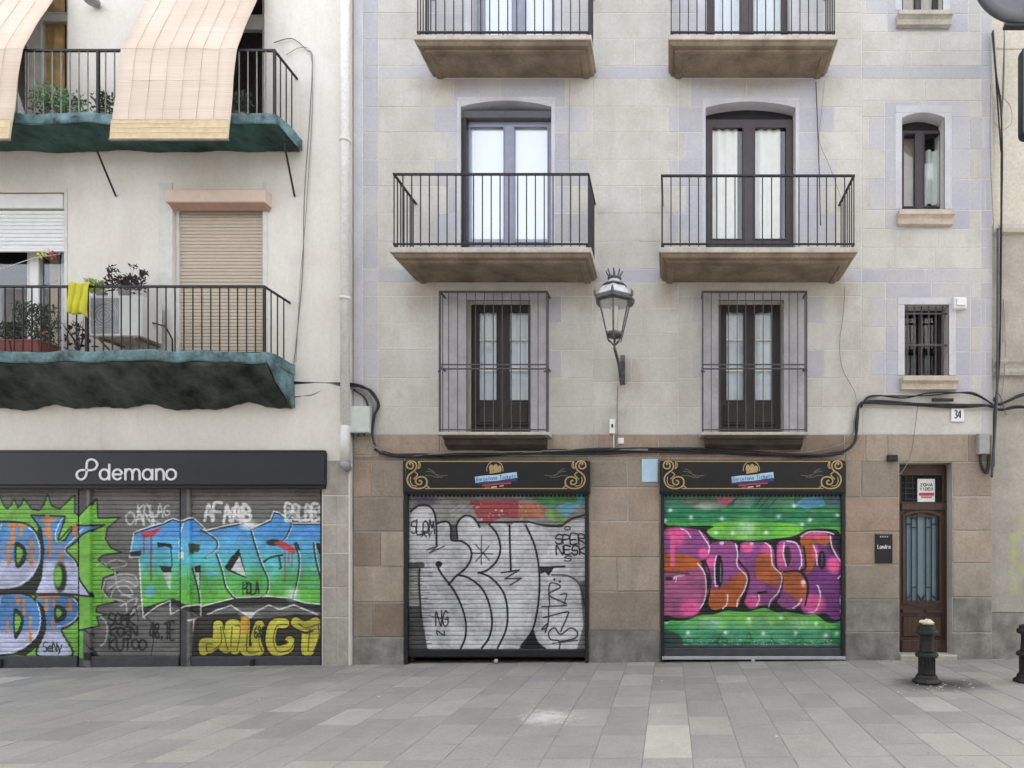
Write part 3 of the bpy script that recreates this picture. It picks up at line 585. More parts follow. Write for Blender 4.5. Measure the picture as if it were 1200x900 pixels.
def paint_left():
    c = Canvas(-125, 566, 382, 790, 3.2, (104,104,103)); A = lambda: c.view(0, 560, 3.915); B = lambda: c.view(100, 570, 4.287); C_ = lambda: c.view(210, 570, 4.09)
    c.view(0,0,1); c.poly([(92,560),(105,560),(105,800),(92,800)], (66,66,70), 1, False); c.poly([(211,560),(222,560),(222,800),(211,800)], (66,66,70), 1, False); c.view(0, 560, 3.915)
    GR = (118,188,70)
    a = lambda x, y: ((x/4.287+100)*3.915, (y/4.287+10)*3.915)      # crop B -> crop A coordinates
    A()
    star = [(-480,90),(-420,150),(-330,80),(-250,150),(-150,90),(-80,140),(0,78),(18,125),(35,142),(52,128),(68,95),(85,138),(97,128),(112,95),(150,145),(182,150),(206,118),(220,72),(240,130),(276,142),(345,78),(345,160),(372,180)]+[a(*p) for p in ((22,110),(60,62),(66,160),(178,155),(112,210),(103,262),(132,310),(185,332),(90,345),(66,368),(110,402),(165,432),(92,460),(85,510),(122,560),(165,577),(62,600),(55,630),(112,642),(60,655),(72,700),(-20,720),(40,860))]+[(300,820),(-480,830)]
    c.poly(star, GR, 1, False); c.stroke(star[:-3], 6, K, .95, False)
    c.poly([(100,700),(200,690),(200,830),(60,830)], GR, 1, False)
    c.poly([(350,700),(395,700),(395,790),(372,815),(350,790)], (100,190,60), 1, False)
    c.poly([(395,700),(560,700),(560,860),(395,860)], (92,92,92), .9, False)
    bl = lambda y: (75,140,200) if y < 300 else (110,150,205) if y < 380 else (190,198,232)
    b2 = lambda y: (70,130,195) if y < 680 else (110,145,200) if y < 705 else (185,192,225)
    SH = (25,30,28)
    # DK over DP
    Dd = [(-480,200),(-60,200),(85,203),(150,228),(190,300),(190,380),(150,460),(80,505),(-60,515),(-480,515)]
    Kk = [(145,172),(300,176),(285,240),(262,290),(300,285),(345,215),(400,220),(482,215),(400,255),(300,330),(350,380),(382,470),(432,542),(300,532),(160,532),(190,460),(202,330),(190,235)]
    c.poly([(180,200),(215,300),(210,430),(170,540),(-100,545),(-100,500),(150,450)], SH, 1, False)
    c.poly(Dd, bl, 1, False); c.stroke(Dd, 8, K, 1, True, closed=True); c.poly(Kk, bl, 1, False); c.stroke(Kk+Kk[:1], 8, K, 1, False)
    c.poly([(70,300),(105,305),(125,345),(110,395),(75,408)], SH); c.poly([(80,320),(100,325),(108,350),(92,385),(80,390)], GR)
    c.ell(278,455,30,68,SH); c.ell(268,450,18,50,GR); c.poly([(300,185),(285,240),(255,292),(290,285),(335,215)], GR); c.stroke([(300,190),(270,285),(330,222)], 6, K)
    D2 = [(-480,535),(-60,535),(100,530),(170,568),(195,640),(180,720),(120,780),(40,810),(-480,815)]
    P2 = [(165,545),(320,540),(368,580),(362,640),(315,682),(285,702),(335,812),(172,812),(208,700),(200,600)]
    c.poly([(190,560),(215,650),(190,760),(120,815),(60,810),(180,720)], SH, 1, False)
    c.poly(D2, b2, 1, False); c.stroke(D2, 8, K, 1, True, closed=True); c.poly(P2, b2, 1, False); c.stroke(P2, 8, K, 1, True, closed=True)
    c.poly([(65,605),(95,612),(112,650),(98,705),(68,735)], SH); c.poly([(72,625),(90,632),(98,655),(85,695),(72,705)], GR)
    c.poly([(255,585),(295,592),(308,620),(295,650),(255,660)], SH); c.poly([(262,600),(282,608),(285,625),(262,640)], GR)
    Wl = (235,240,250)
    for st in ([(90,212),(150,240),(180,300),(180,380),(145,445),(80,492),(-60,505)],[(170,565),(188,640),(172,715),(120,768),(40,798)],[(330,548),(360,580),(355,635),(310,672),(265,680)],[(395,235),(300,325),(345,385),(378,475)],[(290,182),(260,240),(258,285)],[(10,215),(-20,300),(10,480)],[(8,545),(-10,610)]): c.stroke(st, 5, Wl, .85)
    OR = (218,132,62)
    for x, y0, y1, wd in ((60,215,290,20),(42,300,385,16),(100,215,260,14),(145,290,385,18),(220,182,250,26),(232,250,350,16),(285,340,375,14),(345,220,255,20),(85,545,570,18),(112,560,620,14),(38,650,700,12),(142,640,740,14),(215,548,600,16),(250,548,580,12),(322,560,600,18),(245,650,690,14),(-60,220,380,18),(-150,220,330,18),(-260,225,360,18),(-120,550,700,16),(-220,550,640,16)):
        c.stroke([(x,y0),(x,y1)], wd, OR, .85); c.ell(x, y1, wd*.55, wd*.9, OR, .85, .3)
    c.stroke([(195,190),(255,190)], 18, OR, .85, False); c.stroke([(45,218),(120,222)], 16, OR, .85, False); c.stroke([(180,548),(270,545)], 12, OR, .85, False)
    c.text('SeNy', 198, 755, 288, 795, 5, K)
    c.stroke([(-480,830),(340,828)], 22, (30,32,32), .8, False)
    # scribbles on bare steel
    B()
    WS = (205,205,208)
    c.text('KOLAG', 262, 92, 425, 150, 8, WS, .85); c.text('OANK', 205, 130, 385, 190, 9, WS, .85)
    for st in ([(110,385),(150,370),(205,380),(200,400),(130,410)],[(100,470),(180,440),(250,450),(260,500),(190,470),(110,520)],[(130,560),(150,510),(210,500),(240,540),(180,545)],[(100,480),(90,520),(120,560),(200,580),(210,640)],[(75,650),(110,690),(105,770),(80,800)],[(180,600),(260,560),(240,620)],[(60,395),(90,380),(110,400)],[(230,640),(280,600),(300,660)],[(150,420),(170,520),(240,560)]): c.stroke(st, 8, WS, .7)
    for i in range(6): c.stroke([(110,480+i*6),(180,445+i*9),(255,470+i*8)], 5, WS, .45)
    c.text('SOMK', 115, 640, 250, 695, 10, K, .95); c.text('KORN', 125, 705, 265, 750, 10, K, .95); c.text('KUTOO', 120, 765, 310, 820, 10, K, .95); c.text('48.TE', 325, 685, 450, 765, 9, K, .95)
    c.stroke([(300,645),(330,680),(350,720),(330,860)], 6, K, .8); c.stroke([(220,650),(250,600),(270,680)], 6, K, .8); c.stroke([(260,600),(160,690),(330,700)], 6, K, .5)
    c.poly([(10,830),(60,835),(75,870),(10,870)], K, .9, False); c.stroke([(15,720),(50,750)], 5, K); c.stroke([(20,790),(70,855)], 5, K)
    # long blue and green piece over pillar and both shutters
    b = lambda x, y: ((x/4.09+110)*4.287, (y/4.09)*4.287)           # crop C -> crop B coordinates
    gd = lambda y: (78,150,220) if y < 260 else (88,175,225) if y < 330 else (90,190,205) if y < 400 else (95,190,140) if y < 450 else (92,185,95) if y < 520 else (105,190,75)
    body = [(248,238),(330,208),(400,188),(442,166),(480,180),(512,178)]+[b(*p) for p in ((40,166),(70,156),(110,192),(132,218),(200,200),(310,178),(352,206),(440,166),(455,126),(482,132),(545,182),(696,182),(696,572),(600,562),(540,542),(430,532),(270,540),(130,575),(108,582))]+[(580,596),(512,590),(440,562),(300,605),(285,592),(272,352),(226,356)]
    c.poly([(p[0]+3, p[1]+34) for p in body[20:]]+body[20:][::-1], SH, 0, False)
    low = [(300,640),(365,600),(440,590),(512,608),(580,640)]+[b(*p) for p in ((110,612),(200,578),(330,565),(430,562),(560,572),(696,596))]
    c.stroke([(p[0], p[1]-14) for p in low], 44, (42,44,42), .95)
    c.poly(body, gd, 1, False); 
    c.stroke(body[:25], 7, K, .9, False); c.stroke([(p[0]-2, p[1]-7) for p in body[:25]], 7, (225,230,235), .95, False)
    c.stroke([(245,238),(224,358),(272,352),(280,500),(292,655),(360,602),(427,572),(430,642),(512,600),(580,592)], 7, (225,228,230), .95, False)
    C_()
    Wl = (225,232,235)
    c.stroke([(105,560),(105,630),(180,592),(250,570),(300,602),(345,628),(368,600),(430,568),(482,588),(550,567),(662,612)], 7, Wl, .9, False)
    c.poly([(298,600),(370,600),(340,628)], Wl, .8, False)
    for st in ([(112,205),(180,250),(186,298),(130,340)],[(352,210),(372,282),(402,372),(432,440),(428,505),(400,530)],[(545,184),(520,242),(500,262)],[(560,272),(582,342),(576,432),(553,532)],[(652,270),(662,350),(686,442)],[(185,320),(212,402),(232,482),(272,532)],[(72,392),(100,500),(105,555)]):
        c.stroke([(p[0]-6,p[1]+3) for p in st], 9, SH, .8); c.stroke(st, 5, Wl, .9)
    c.poly([(288,298),(250,340),(218,388),(242,408),(325,440)], SH, .95, False); c.poly([(290,332),(250,400),(322,434)], Wl, .95, False)
    c.poly([(55,272),(100,280),(98,305),(60,325)], (60,80,60), 1, False); c.poly([(72,385),(105,375),(100,500)], SH, .95, False); c.poly([(80,412),(98,412),(98,500)], Wl, .9, False)
    c.ell(452,268,34,15,(40,50,45),1,.2); c.poly([(455,272),(500,264),(555,300),(548,322),(505,300),(470,285)], (205,60,70), .95)
    for x, y1 in ((508,458),(525,360),(542,385)): c.stroke([(x,300),(x,y1)], 6, (200,60,70), .8, False)
    c.stroke([(408,360),(440,340),(495,328)], 10, SH, .9); c.stroke([(480,340),(488,385),(480,395)], 10, SH, .8); c.poly([(655,272),(696,272),(696,350),(670,320)], SH, .9, False); c.stroke([(562,270),(575,300)], 10, SH, .9)
    c.ell(160,418,28,20,(100,190,235),.7,.5); c.ell(240,240,80,30,(95,180,235),.4,.6); c.ell(450,400,30,50,(110,205,230),.4,.6); c.ell(545,515,30,30,(215,230,240),.7,.6); c.ell(335,185,40,20,(235,235,240),.8,.5)
    c.text('HOLA', 305, 460, 385, 515, 6, K, .9)
    c.text('AFAAB', 118, 85, 345, 168, 14, (228,228,232), .92); c.text('AAB', 240, 100, 350, 160, 10, (228,228,232), .8); c.text('ESLBES', 508, 88, 700, 162, 13, (228,228,232), .92); c.text('XOXO', 520, 100, 690, 150, 9, (228,228,232), .6)
    c.text('TA', 55, 640, 125, 690, 9, (220,220,225), .9)
    # yellow letters
    c.poly([(75,640),(120,615),(280,605),(300,635),(480,625),(560,610),(698,620),(698,828),(60,828)], (48,46,42), .95, False)
    Y = lambda y: (200,196,70) if y < 760 else (190,182,62); KY = (30,28,24)
    LT = [[(120,785),(120,750),(150,748)],[(188,665),(182,740),(150,775)],[(188,665),(212,760),(225,775)],[(245,665),(232,760)],[(248,660),(275,670),(268,780)],[(318,655),(315,780),(365,785)],[(385,665),(368,730),(385,785)],
          [(505,655),(455,662),(438,735),(460,785),(520,775),(530,740)],[(560,650),(600,670),(655,650)],[(612,680),(608,785)],[(655,660),(650,720),(625,785)]]
    for st in LT: c.stroke(st, 62, KY, .9)
    for st in LT: c.stroke(st, 47, Y, 1)
    for st in LT: c.stroke([(p[0]+rng.uniform(10,22), p[1]+6) for p in st], 4.5, KY, .8)
    c.stroke([(318,640),(316,690)], 44, (225,165,60), .8); c.text('68A', 360, 672, 412, 725, 6, K, .9); c.ell(500,745,22,12,KY,.9); c.stroke([(570,690),(610,700),(640,690)], 10, KY, .9)
    # details over the pillar and first letter
    B()
    c.poly([(278,235),(330,222),(392,203),(345,248),(300,258)], (200,50,62), .95, False); c.stroke([(296,250),(296,330)], 8, (190,45,60), .85, False); c.stroke([(332,245),(332,470)], 9, (160,50,70), .8, False)
    c.poly([(362,280),(432,288),(440,312),(400,300),(366,308)], SH, .95, False); c.poly([(372,398),(437,402),(432,430),(392,432)], SH, .95, False); c.poly([(392,432),(434,432),(428,525),(415,500)], (205,205,205), .9, False)
    c.stroke([(430,290),(438,400)], 5, SH, .8, False); c.stroke([(508,185),(470,290),(500,310)], 6, (220,235,245), .9); c.poly([(470,328),(506,328),(506,364),(470,364)], (225,238,238), 1, False)
    c.poly([(226,330),(285,320),(278,350),(228,350)], SH, .9, False)
    c.ell(325,528,26,26,(100,180,240),.85,.4); c.poly([(540,285),(575,292),(570,330),(540,330)], (60,75,60), 1, False)
    return c.finish('long_graffiti', .05, sat=.96, gain=1.12)
G_LEFT, G_BRY, G_SON = paint_left(), paint_bry(), paint_soner()
UVL = (X(-125), X(382), Z(790), Z(566)); UVB = (X(471), X(692), Z(776), Z(574)); UVS = (X(772), X(991), Z(776), Z(574))

# ------------------------------------------------------------------ the ground: grout bed plus street slabs as pieces
gb = MB(); gb.add([(-120,-60,gz(-120)),(120,-60,gz(120)),(120,.4,gz(120)),(-120,.4,gz(-120))], [(0,1,2,3)])
pave = gb.build('pavement', M['grout']); tag(pave, 'grey pedestrian street paved with rectangular stone slabs', None, None, 'structure')
PW, PL, JG = .4, .6, .005
def slab_mesh(L):
    m = MB(); x0, x1, y0, y1, c, h = JG/2, PW-JG/2, JG/2, L-JG/2, .006, .02
    m.add([(x0,y0,0),(x1,y0,0),(x1,y1,0),(x0,y1,0),(x0,y0,h-c),(x1,y0,h-c),(x1,y1,h-c),(x0,y1,h-c),(x0+c,y0+c,h),(x1-c,y0+c,h),(x1-c,y1-c,h),(x0+c,y1-c,h)],
          [(8,9,10,11),(4,5,9,8),(5,6,10,9),(6,7,11,10),(7,4,8,11),(0,1,5,4),(1,2,6,5),(2,3,7,6),(3,0,4,7)])
    return m
SM = {L: proto(slab_mesh(L), 'street_slab', M['paving']) for L in (.3, .4, .6, .9)}
XOFF = X(413, 0)*0 + (753-785)*(9-4.08)/720      # a joint seen at 753,889
far = MB(); nsl = 0
for i in range(-46, 34):
    x = XOFF+i*PW; y = -4.08; lens = []
    y_ = y
    if random.random() < .5: lens.append(.9 if random.random() < .5 else .3)
    while y+sum(lens) < .05: lens.append(.9 if random.random() < .05 else .4 if random.random() < .3 else .6)
    yy = y
    for L in lens:
        cxp = 785+(x+.2)*FPX/(D+yy+L/2)
        z = gz(x)-.02+random.uniform(-.0025, .0025)+.004
        if -25 < cxp < 1225 and nsl < 300 and yy < -.1:
            o = place(SM[L], 'paving_slab', pave, (x, yy, z), (random.uniform(-.002,.002), -math.atan(TILT)+random.uniform(-.003,.003), 0)); nsl += 1
        else:
            m_ = slab_mesh(L); far.add([(v[0]+x, v[1]+yy, v[2]+z) for v in m_.v], m_.f)
        yy += L
    for r_ in range(1, 11):                            # nearer rows: straight courses toward and behind the camera
        yy = y-r_*PL; cxp = 785+(x+.2)*FPX/max(.5, D+yy+PL)
        z = gz(x)-.016+random.uniform(-.0025, .0025)
        if r_ == 1 and -25 < cxp < 1225 and nsl < 300: place(SM[.6], 'paving_slab', pave, (x, yy, z), (0, -math.atan(TILT), 0)); nsl += 1
        else:
            m_ = slab_mesh(.6); far.add([(v[0]+x, v[1]+yy, v[2]+z) for v in m_.v], m_.f)
tag(far.build('paving_slabs', M['paving'], pave), None, None, None, 'stuff')

# ------------------------------------------------------------------ walls with openings
def wall_mesh(x0, x1, z0, z1, ops, yf, yb):
    xs = sorted({x0, x1} | {v for o in ops for v in o[:2]}); zs = sorted({z0, z1} | {v for o in ops for v in o[2:4]})
    xs = [x for x in xs if x0 <= x <= x1]; zs = [z for z in zs if z0 <= z <= z1]
    m = MB(); vid = {}
    def V(x, y, z):
        k = (round(x,5), round(y,5), round(z,5))
        if k not in vid: vid[k] = len(m.v); m.v.append((x,y,z))
        return vid[k]
    inop = lambda x, z: any(o[0] < x < o[1] and o[2] < z < o[3] for o in ops)
    for i in range(len(xs)-1):
        for j in range(len(zs)-1):
            a, b, c, d = xs[i], xs[i+1], zs[j], zs[j+1]; mx, mz = (a+b)/2, (c+d)/2
            if inop(mx, mz): continue
            m.f.append((V(a,yf,c),V(b,yf,c),V(b,yf,d),V(a,yf,d))); m.f.append((V(a,yb,c),V(a,yb,d),V(b,yb,d),V(b,yb,c)))
            for (sx, sz, q) in ((a-1e-3, mz, ((a,c),(a,d))), (b+1e-3, mz, ((b,d),(b,c))), (mx, c-1e-3, ((b,c),(a,c))), (mx, d+1e-3, ((a,d),(b,d)))):
                if inop(sx, sz) or sx < x0 or sx > x1 or sz < z0 or sz > z1:
                    (p0, p1), (q0, q1) = q; m.f.append((V(p0,yf,p1),V(q0,yf,q1),V(q0,yb,q1),V(p0,yb,p1)))
    return m
def subtract(r, o):
    x0, x1, z0, z1 = r; a, b, c, d = o
    if a >= x1 or b <= x0 or c >= z1 or d <= z0: return [r]
    out = []
    if a > x0: out.append((x0, a, z0, z1))
    if b < x1: out.append((b, x1, z0, z1))
    m0, m1 = max(x0, a), min(x1, b)
    if c > z0: out.append((m0, m1, z0, c))
    if d < z1: out.append((m0, m1, d, z1))
    return out
BOT = -1.0
GLB = {}
# ---- central building, pixel rectangles of its openings (x0,x1,ytop,ybottom)
CX0, CX1 = X(414), X(1163); TOPZ = 13.6
def oz(x0, x1, yt, yb): return (X(x0), X(x1), Z(yb), Z(yt))
FLOOR2 = Z(290, .75); FLOOR3 = Z(41, .58)
OPS = {'dl3': (X(555),X(650),FLOOR3,FLOOR3+2.45), 'dr3': (X(828),X(925),FLOOR3,FLOOR3+2.45),
       'dl2': (X(540),X(646),FLOOR2,Z(118)), 'dr2': (X(827),X(932),FLOOR2,Z(119)),
       'dl1': (X(548),X(622),Z(506,.26)+.004,Z(352)), 'dr1': (X(842),X(918),Z(506,.26)+.004,Z(352)),
       'w3': (X(1057),X(1105),Z(12),Z(12)+1.4), 'w2': (X(1057),X(1107),Z(245),Z(132)), 'w1': (X(1060),X(1112),Z(440),Z(357)),
       's1': (X(474),X(690),BOT,Z(541)), 's2': (X(774),X(990),BOT,Z(541)), 'door': (X(1054),X(1116),BOT,Z(542))}
central = empty('apartment_building', (X(414), 0, gz(X(414))), 'pale stone apartment building with lavender painted blocks and four iron railed balconies', 'building')
ops = list(OPS.values())
ZL = Z(509)
wall = wall_mesh(CX0, CX1, ZL, TOPZ, [q for q in ops if q[3] > ZL+.1], .0045, .34).build('wall', M['joint'], central)
lower = wall_mesh(CX0, CX1, BOT, ZL, [q for q in ops if q[3] <= ZL+.1], .006, .34).build('lower_wall', M['bjoint'], central)
# stone courses
def zones():
    z = []
    z.append((425,443,-600,509)); z.append((1150,1163,-600,512))
    for yt, yb in ((77,92),(315,331)): z.append((414,1163,yt,yb))
    z.append((500,690,-200,46)); z.append((787,966,-200,46))
    for (l, rr) in (((508,525),(690,667)), ((784,803),(978,960))):
        for k, (a, b) in enumerate(((104,125),(125,155),(155,187),(187,218),(218,250),(250,283))):
            if k == 0: z.append((l[1]+6, rr[1]-4, a, b))
            else:
                wd = k % 2 == 1; z.append((l[0] if wd else l[1], rr[0] if wd else rr[1], a, b))
    for l, rr in ((506,658),(811,966)):
        for a, b in ((347,378),(410,443)): z.append((l, rr, a, b))
    z.append((1037,1137,118,268)); z.append((1018,1155,137,175)); z.append((1018,1155,210,246))
    z.append((1038,1138,333,461)); z.append((1020,1155,350,383)); z.append((1020,1155,412,440))
    z.append((1040,1135,-200,37)); z.append((1015,1152,-20,16))
    return z
ZN = zones()
cA = [-268,-237,-206,-175,-144,-113,-82,-51,-20,15,46,77,92,125,155,187,218,250,283,315,331,347,378,410,443,477,509]
cB = cA[:21]+[361,391,419,448,477,509]
cC = [-268,-237,-206,-175,-144,-113,-82,-51,-20,16,37,60,77,92,118,137,175,210,246,268,290,315,331,350,383,412,440,461,477,509]
clip = [(o[0], o[1], o[2], o[3]) for o in ops]
def course_blocks(regions):
    cnt = 0
    for (rx0, rx1, cs) in regions:
        for yt, yb in zip(cs[:-1], cs[1:]):
            ym = (yt+yb)/2; iv = [(a, b) for (a, b, c, d) in ZN if c <= ym <= d]
            marks = {rx0, rx1}
            for a, b in iv:
                if rx0 < a < rx1: marks.add(a)
                if rx0 < b < rx1: marks.add(b)
            marks = sorted(marks)
            for a, b in zip(marks[:-1], marks[1:]):
                lav = any(p <= (a+b)/2 <= q for p, q in iv)
                band = lav and (yb-yt) < 17
                step = 90 if band else 62
                n = max(1, round((b-a)/(step*random.uniform(.85,1.15)))); cuts = [a]+[a+(b-a)*(k+random.uniform(-.22,.22))/n for k in range(1, n)]+[b]
                for p, q in zip(cuts[:-1], cuts[1:]):
                    yield (X(p), X(q), Z(yb), Z(yt)), ('lavl' if b <= 425.5 else 'lav' if lav else 'stone')
def lay(rect, mat, g=.005, yf=None):
    rects = [rect]
    for o in clip:
        rects = [r2 for r in rects for r2 in subtract(r, o)]
    rects = [r for r in rects if r[1]-r[0] > .02 and r[3]-r[2] > .02]
    if not rects: return
    yf = (.001+random.uniform(-.0018, .0012)) if yf is None else yf
    groups = []
    for r in rects:
        hit = [g_ for g_ in groups if any(not (r[0] > q[1]+1e-5 or r[1] < q[0]-1e-5 or r[2] > q[3]+1e-5 or r[3] < q[2]-1e-5) for q in g_)]
        for h_ in hit: groups.remove(h_)
        groups.append([r]+[q for h_ in hit for q in h_])
    for g_ in groups: lay1(rect, g_, mat, g, yf)
def lay1(rect, rects, mat, g, yf):
    m = MB()
    for (a, b, c, d) in rects:
        ga = g if abs(a-rect[0]) < 1e-6 else 0; gb_ = g if abs(b-rect[1]) < 1e-6 else 0; gc = g if abs(c-rect[2]) < 1e-6 else 0; gd = g if abs(d-rect[3]) < 1e-6 else 0
        rough_ = mat in ('brown', 'greybase'); n0 = len(m.v)
        m.block(a+ga, b-gb_, yf, .02, c+gc, d-gd, .010 if rough_ else .003)
        if rough_:
            for q in range(n0+4, n0+12):
                v = m.v[q]; m.v[q] = (v[0]+random.uniform(-.005,.005), v[1]+random.uniform(-.003,.003), v[2]+random.uniform(-.005,.005))
    m.build('stone', M[mat], lower if rect[3] <= ZL+1e-4 else wall)
for rect, mt in course_blocks([(414,425,[-268,-150,0,150,300,420,509]),(425,695,cA),(695,795,cB),(795,1010,cA),(1010,1163,cC)]): lay(rect, mt)
def pier(x0, x1, ys, grey_from, splits=(), light=()):
    for i, (yt, yb) in enumerate(zip(ys[:-1], ys[1:])):
        mt = 'greybase' if yt >= grey_from else 'brown'
        cuts = [x0, x1]
        if i in dict(splits): cuts = [x0, x0+(x1-x0)*dict(splits)[i], x1]
        for a, b in zip(cuts[:-1], cuts[1:]): lay((X(a), X(b), Z(yb), Z(yt)), mt, .007, -.006+random.uniform(-.006, .004))
pier(414, 474, [540,583,623,664,706,747,830], 740, ((0,.35),(2,.55),(4,.4)))
pier(690, 774, [571,611,653,693,739,830], 735, ((0,.55),(2,.4)))
pier(990, 1054, [540,583,623,662,702,741,830], 700, ((0,.3),))
pier(1116, 1163, [542,582,622,660,700,741,830], 700)
for a, b in ((414,442),(442,516),(516,560),(560,640),(640,700),(700,772),(772,830),(830,905),(905,990)): lay((X(a), X(b), Z(534), Z(509)), 'brown', .006, -.004)
for a, b in ((414,474),(690,730),(730,774),(474,690),(774,990)): lay((X(a), X(b), Z(540), Z(534)), 'brown', .004, -.003)
for a, b in ((690,735),(735,774)): lay((X(a), X(b), Z(571), Z(540)), 'brown', .006, -.004)
for a, b in ((990,1014),(1014,1040),(1040,1134),(1134,1163)): lay((X(a), X(b), Z(541.5), Z(509)), 'brown', .007, -.008)
# arches over the two tall doors and the little window: infill below the crown
def arch_fill(o, rise, name='arch'):
    x0, x1, zb, zt = o; pts = [(x0, zt-rise)]
    for k in range(13):
        t = k/12; pts.append((x0+(x1-x0)*t, zt-rise+rise*math.sin(math.pi*t)**.8))
    pts = pts+[(x1, zt-rise)]
    up = MB(); n = 12
    for k in range(n):
        xa, xb = x0+(x1-x0)*k/n, x0+(x1-x0)*(k+1)/n; za = zt-rise+rise*math.sin(math.pi*k/n)**.8; zb_ = zt-rise+rise*math.sin(math.pi*(k+1)/n)**.8
        up.add([(xa,-.003,za),(xb,-.003,zb_),(xb,-.003,zt+.002),(xa,-.003,zt+.002),(xa,.33,za),(xb,.33,zb_),(xb,.33,zt+.002),(xa,.33,zt+.002)],
               [(0,1,2,3),(4,7,6,5),(0,4,5,1)])
    up.build('arch', M['lavl'], central)
for k in ('dl2','dr2'): arch_fill(OPS[k], .09)
arch_fill(OPS['w2'], .075)
# smooth painted reveals beside the openings (thin render frames)
def surround(o, wd, mat, bottom=False, top=True, y=-.012, wl=None):
    x0, x1, zb, zt = o; m = MB(); wl = wl or wd
    m.block(x0-wl, x0, y, .03, zb, zt, .005); m.block(x1, x1+wd, y, .03, zb, zt, .005)
    if top: m.block(x0-wl, x1+wd, y-.001, .03, zt, zt+wd, .005)
    m.build('window_surround', M[mat], central)
for k in ('dl2','dr2'): surround(OPS[k], .055, 'lavl', y=-.006)
for k in ('w2','w1','w3'): surround(OPS[k], .10, 'lavl', y=-.006)
for k in ('dl3','dr3'): surround(OPS[k], .13, 'lavl', y=-.006)
def surround2(o, xl, xr, yt):
    x0, x1, zb, zt = o; m = MB()
    m.block(xl, x0, -.02, .03, zb, zt, .006); m.block(x1, xr, -.02, .03, zb, zt, .006); m.block(xl, xr, -.022, .03, zt, yt, .006)
    m.build('window_surround', M['lavd'], central)
surround2(OPS['dl1'], X(517), X(640), Z(343)); surround2(OPS['dr1'], X(823), X(946), Z(343))
# dark rooms behind, rest of the building volume
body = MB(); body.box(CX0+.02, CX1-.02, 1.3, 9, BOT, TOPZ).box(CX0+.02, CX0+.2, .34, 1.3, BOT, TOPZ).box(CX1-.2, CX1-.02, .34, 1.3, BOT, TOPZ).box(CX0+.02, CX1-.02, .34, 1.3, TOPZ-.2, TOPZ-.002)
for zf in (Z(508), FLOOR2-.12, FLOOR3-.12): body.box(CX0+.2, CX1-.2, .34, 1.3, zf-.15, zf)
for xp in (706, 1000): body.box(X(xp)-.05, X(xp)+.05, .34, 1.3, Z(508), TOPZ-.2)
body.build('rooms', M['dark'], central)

# ------------------------------------------------------------------ windows and doors
def wavy(x0, x1, z0, z1, y, amp=.02, per=.13):
    m = MB(); n = max(6, int((x1-x0)/.02)); ph = random.random()*6
    pts = [(x0+(x1-x0)*k/n, y+amp*math.sin(k*(x1-x0)/n*2*math.pi/per+ph)+amp*.4*math.sin(k*.9+ph)) for k in range(n+1)]
    for k in range(n+1):
        m.v += [(pts[k][0], pts[k][1], z0), (pts[k][0], pts[k][1], z1)]
    m.f += [(2*k, 2*k+2, 2*k+3, 2*k+1) for k in range(n)]
    return m
def casement(parent, o, y, panes, mat, glass_='glass', cur='curtain', name='window', bars=(), curw=None, panel=None, depth=.07, flat=False, curlen=0):
    """frame mesh with the panes cut out; pane, curtain and handle are children"""
    x0, x1, z0, z1 = o
    fr = wall_mesh(x0+.001, x1-.001, z0+.001, z1-.001, panes, y, y+depth).build(name, mat, parent)
    bd = MB()
    for (a, b, c, d) in panes:
        MB().box(a+.001, b-.001, y+.03, y+.036, c+.001, d-.001).build('pane', M[glass_], fr)
        bd.box(a, a+.012, y-.012, y+.01, c, d).box(b-.012, b, y-.012, y+.01, c, d).box(a+.012, b-.012, y-.012, y+.01, c, c+.012).box(a+.012, b-.012, y-.012, y+.01, d-.012, d)
        if cur:
            cw = b if curw is None else a+(b-a)*curw
            if flat: MB().box(a-.01, cw+.01, y+.045, y+.05, c-.01, d+.01).build('roller_blind', M[cur], fr)
            else: wavy(a-.02, cw+.02, c+curlen, d+.02, y+.056, .012).build('curtain', M[cur], fr, smooth=True)
    bd.build('bead', mat, fr)
    if panel:
        pm = MB()
        for (a, b, c, d) in panel: pm.block(a, b, y-.018, y+.01, c, d, .012).block(a+.035, b-.035, y-.028, y, c+.035, d-.035, .012)
        pm.build('panel', mat, fr)
    return fr
PX = lambda a, b, t, bt, d=-.14: (X(a,d), X(b,d), Z(bt,d), Z(t,d))
yW = .14
# second floor, left: blue-grey frame, white blinds, blind box below the arch
o = OPS['dl2']
fr = casement(central, (o[0],o[1],o[2],Z(143,-yW)), yW, [PX(549,591,148,284.5),PX(602,642.5,148,284.5)], M['frameblu'], 'glassr', 'blind', 'balcony_door', flat=True)
MB().box(o[0]+.002, o[1]-.002, yW+.06, yW+.3, Z(143,-yW)-.02, Z(133,-.1)+.1).build('lintel_board', M['dark'], central)
MB().block(o[0]+.002, o[1]-.002, .05, .2, Z(138,-.05), Z(129,-.05), .01).build('blind_box', M['framegr'], central)
MB().block(o[0]+.002, o[0]+.07, .04, yW, o[2]+.001, Z(138,-.05)-.004, .004).build('left_reveal_strip', M['black'], central)  # black strip lining the left reveal of this door
# second floor, right: brown frame, scalloped greenish curtains
o = OPS['dr2']
fr = casement(central, (o[0],o[1],o[2],Z(140,-yW)), yW, [PX(834,871,149,281),PX(884,922,149,281)], M['framebr'], 'glassm', 'curtg', 'balcony_door', curw=.78)
MB().box(o[0]+.002, o[1]-.002, yW+.04, yW+.3, Z(140,-yW)-.02, o[3]+.03).build('lintel_board', M['dark'], central)
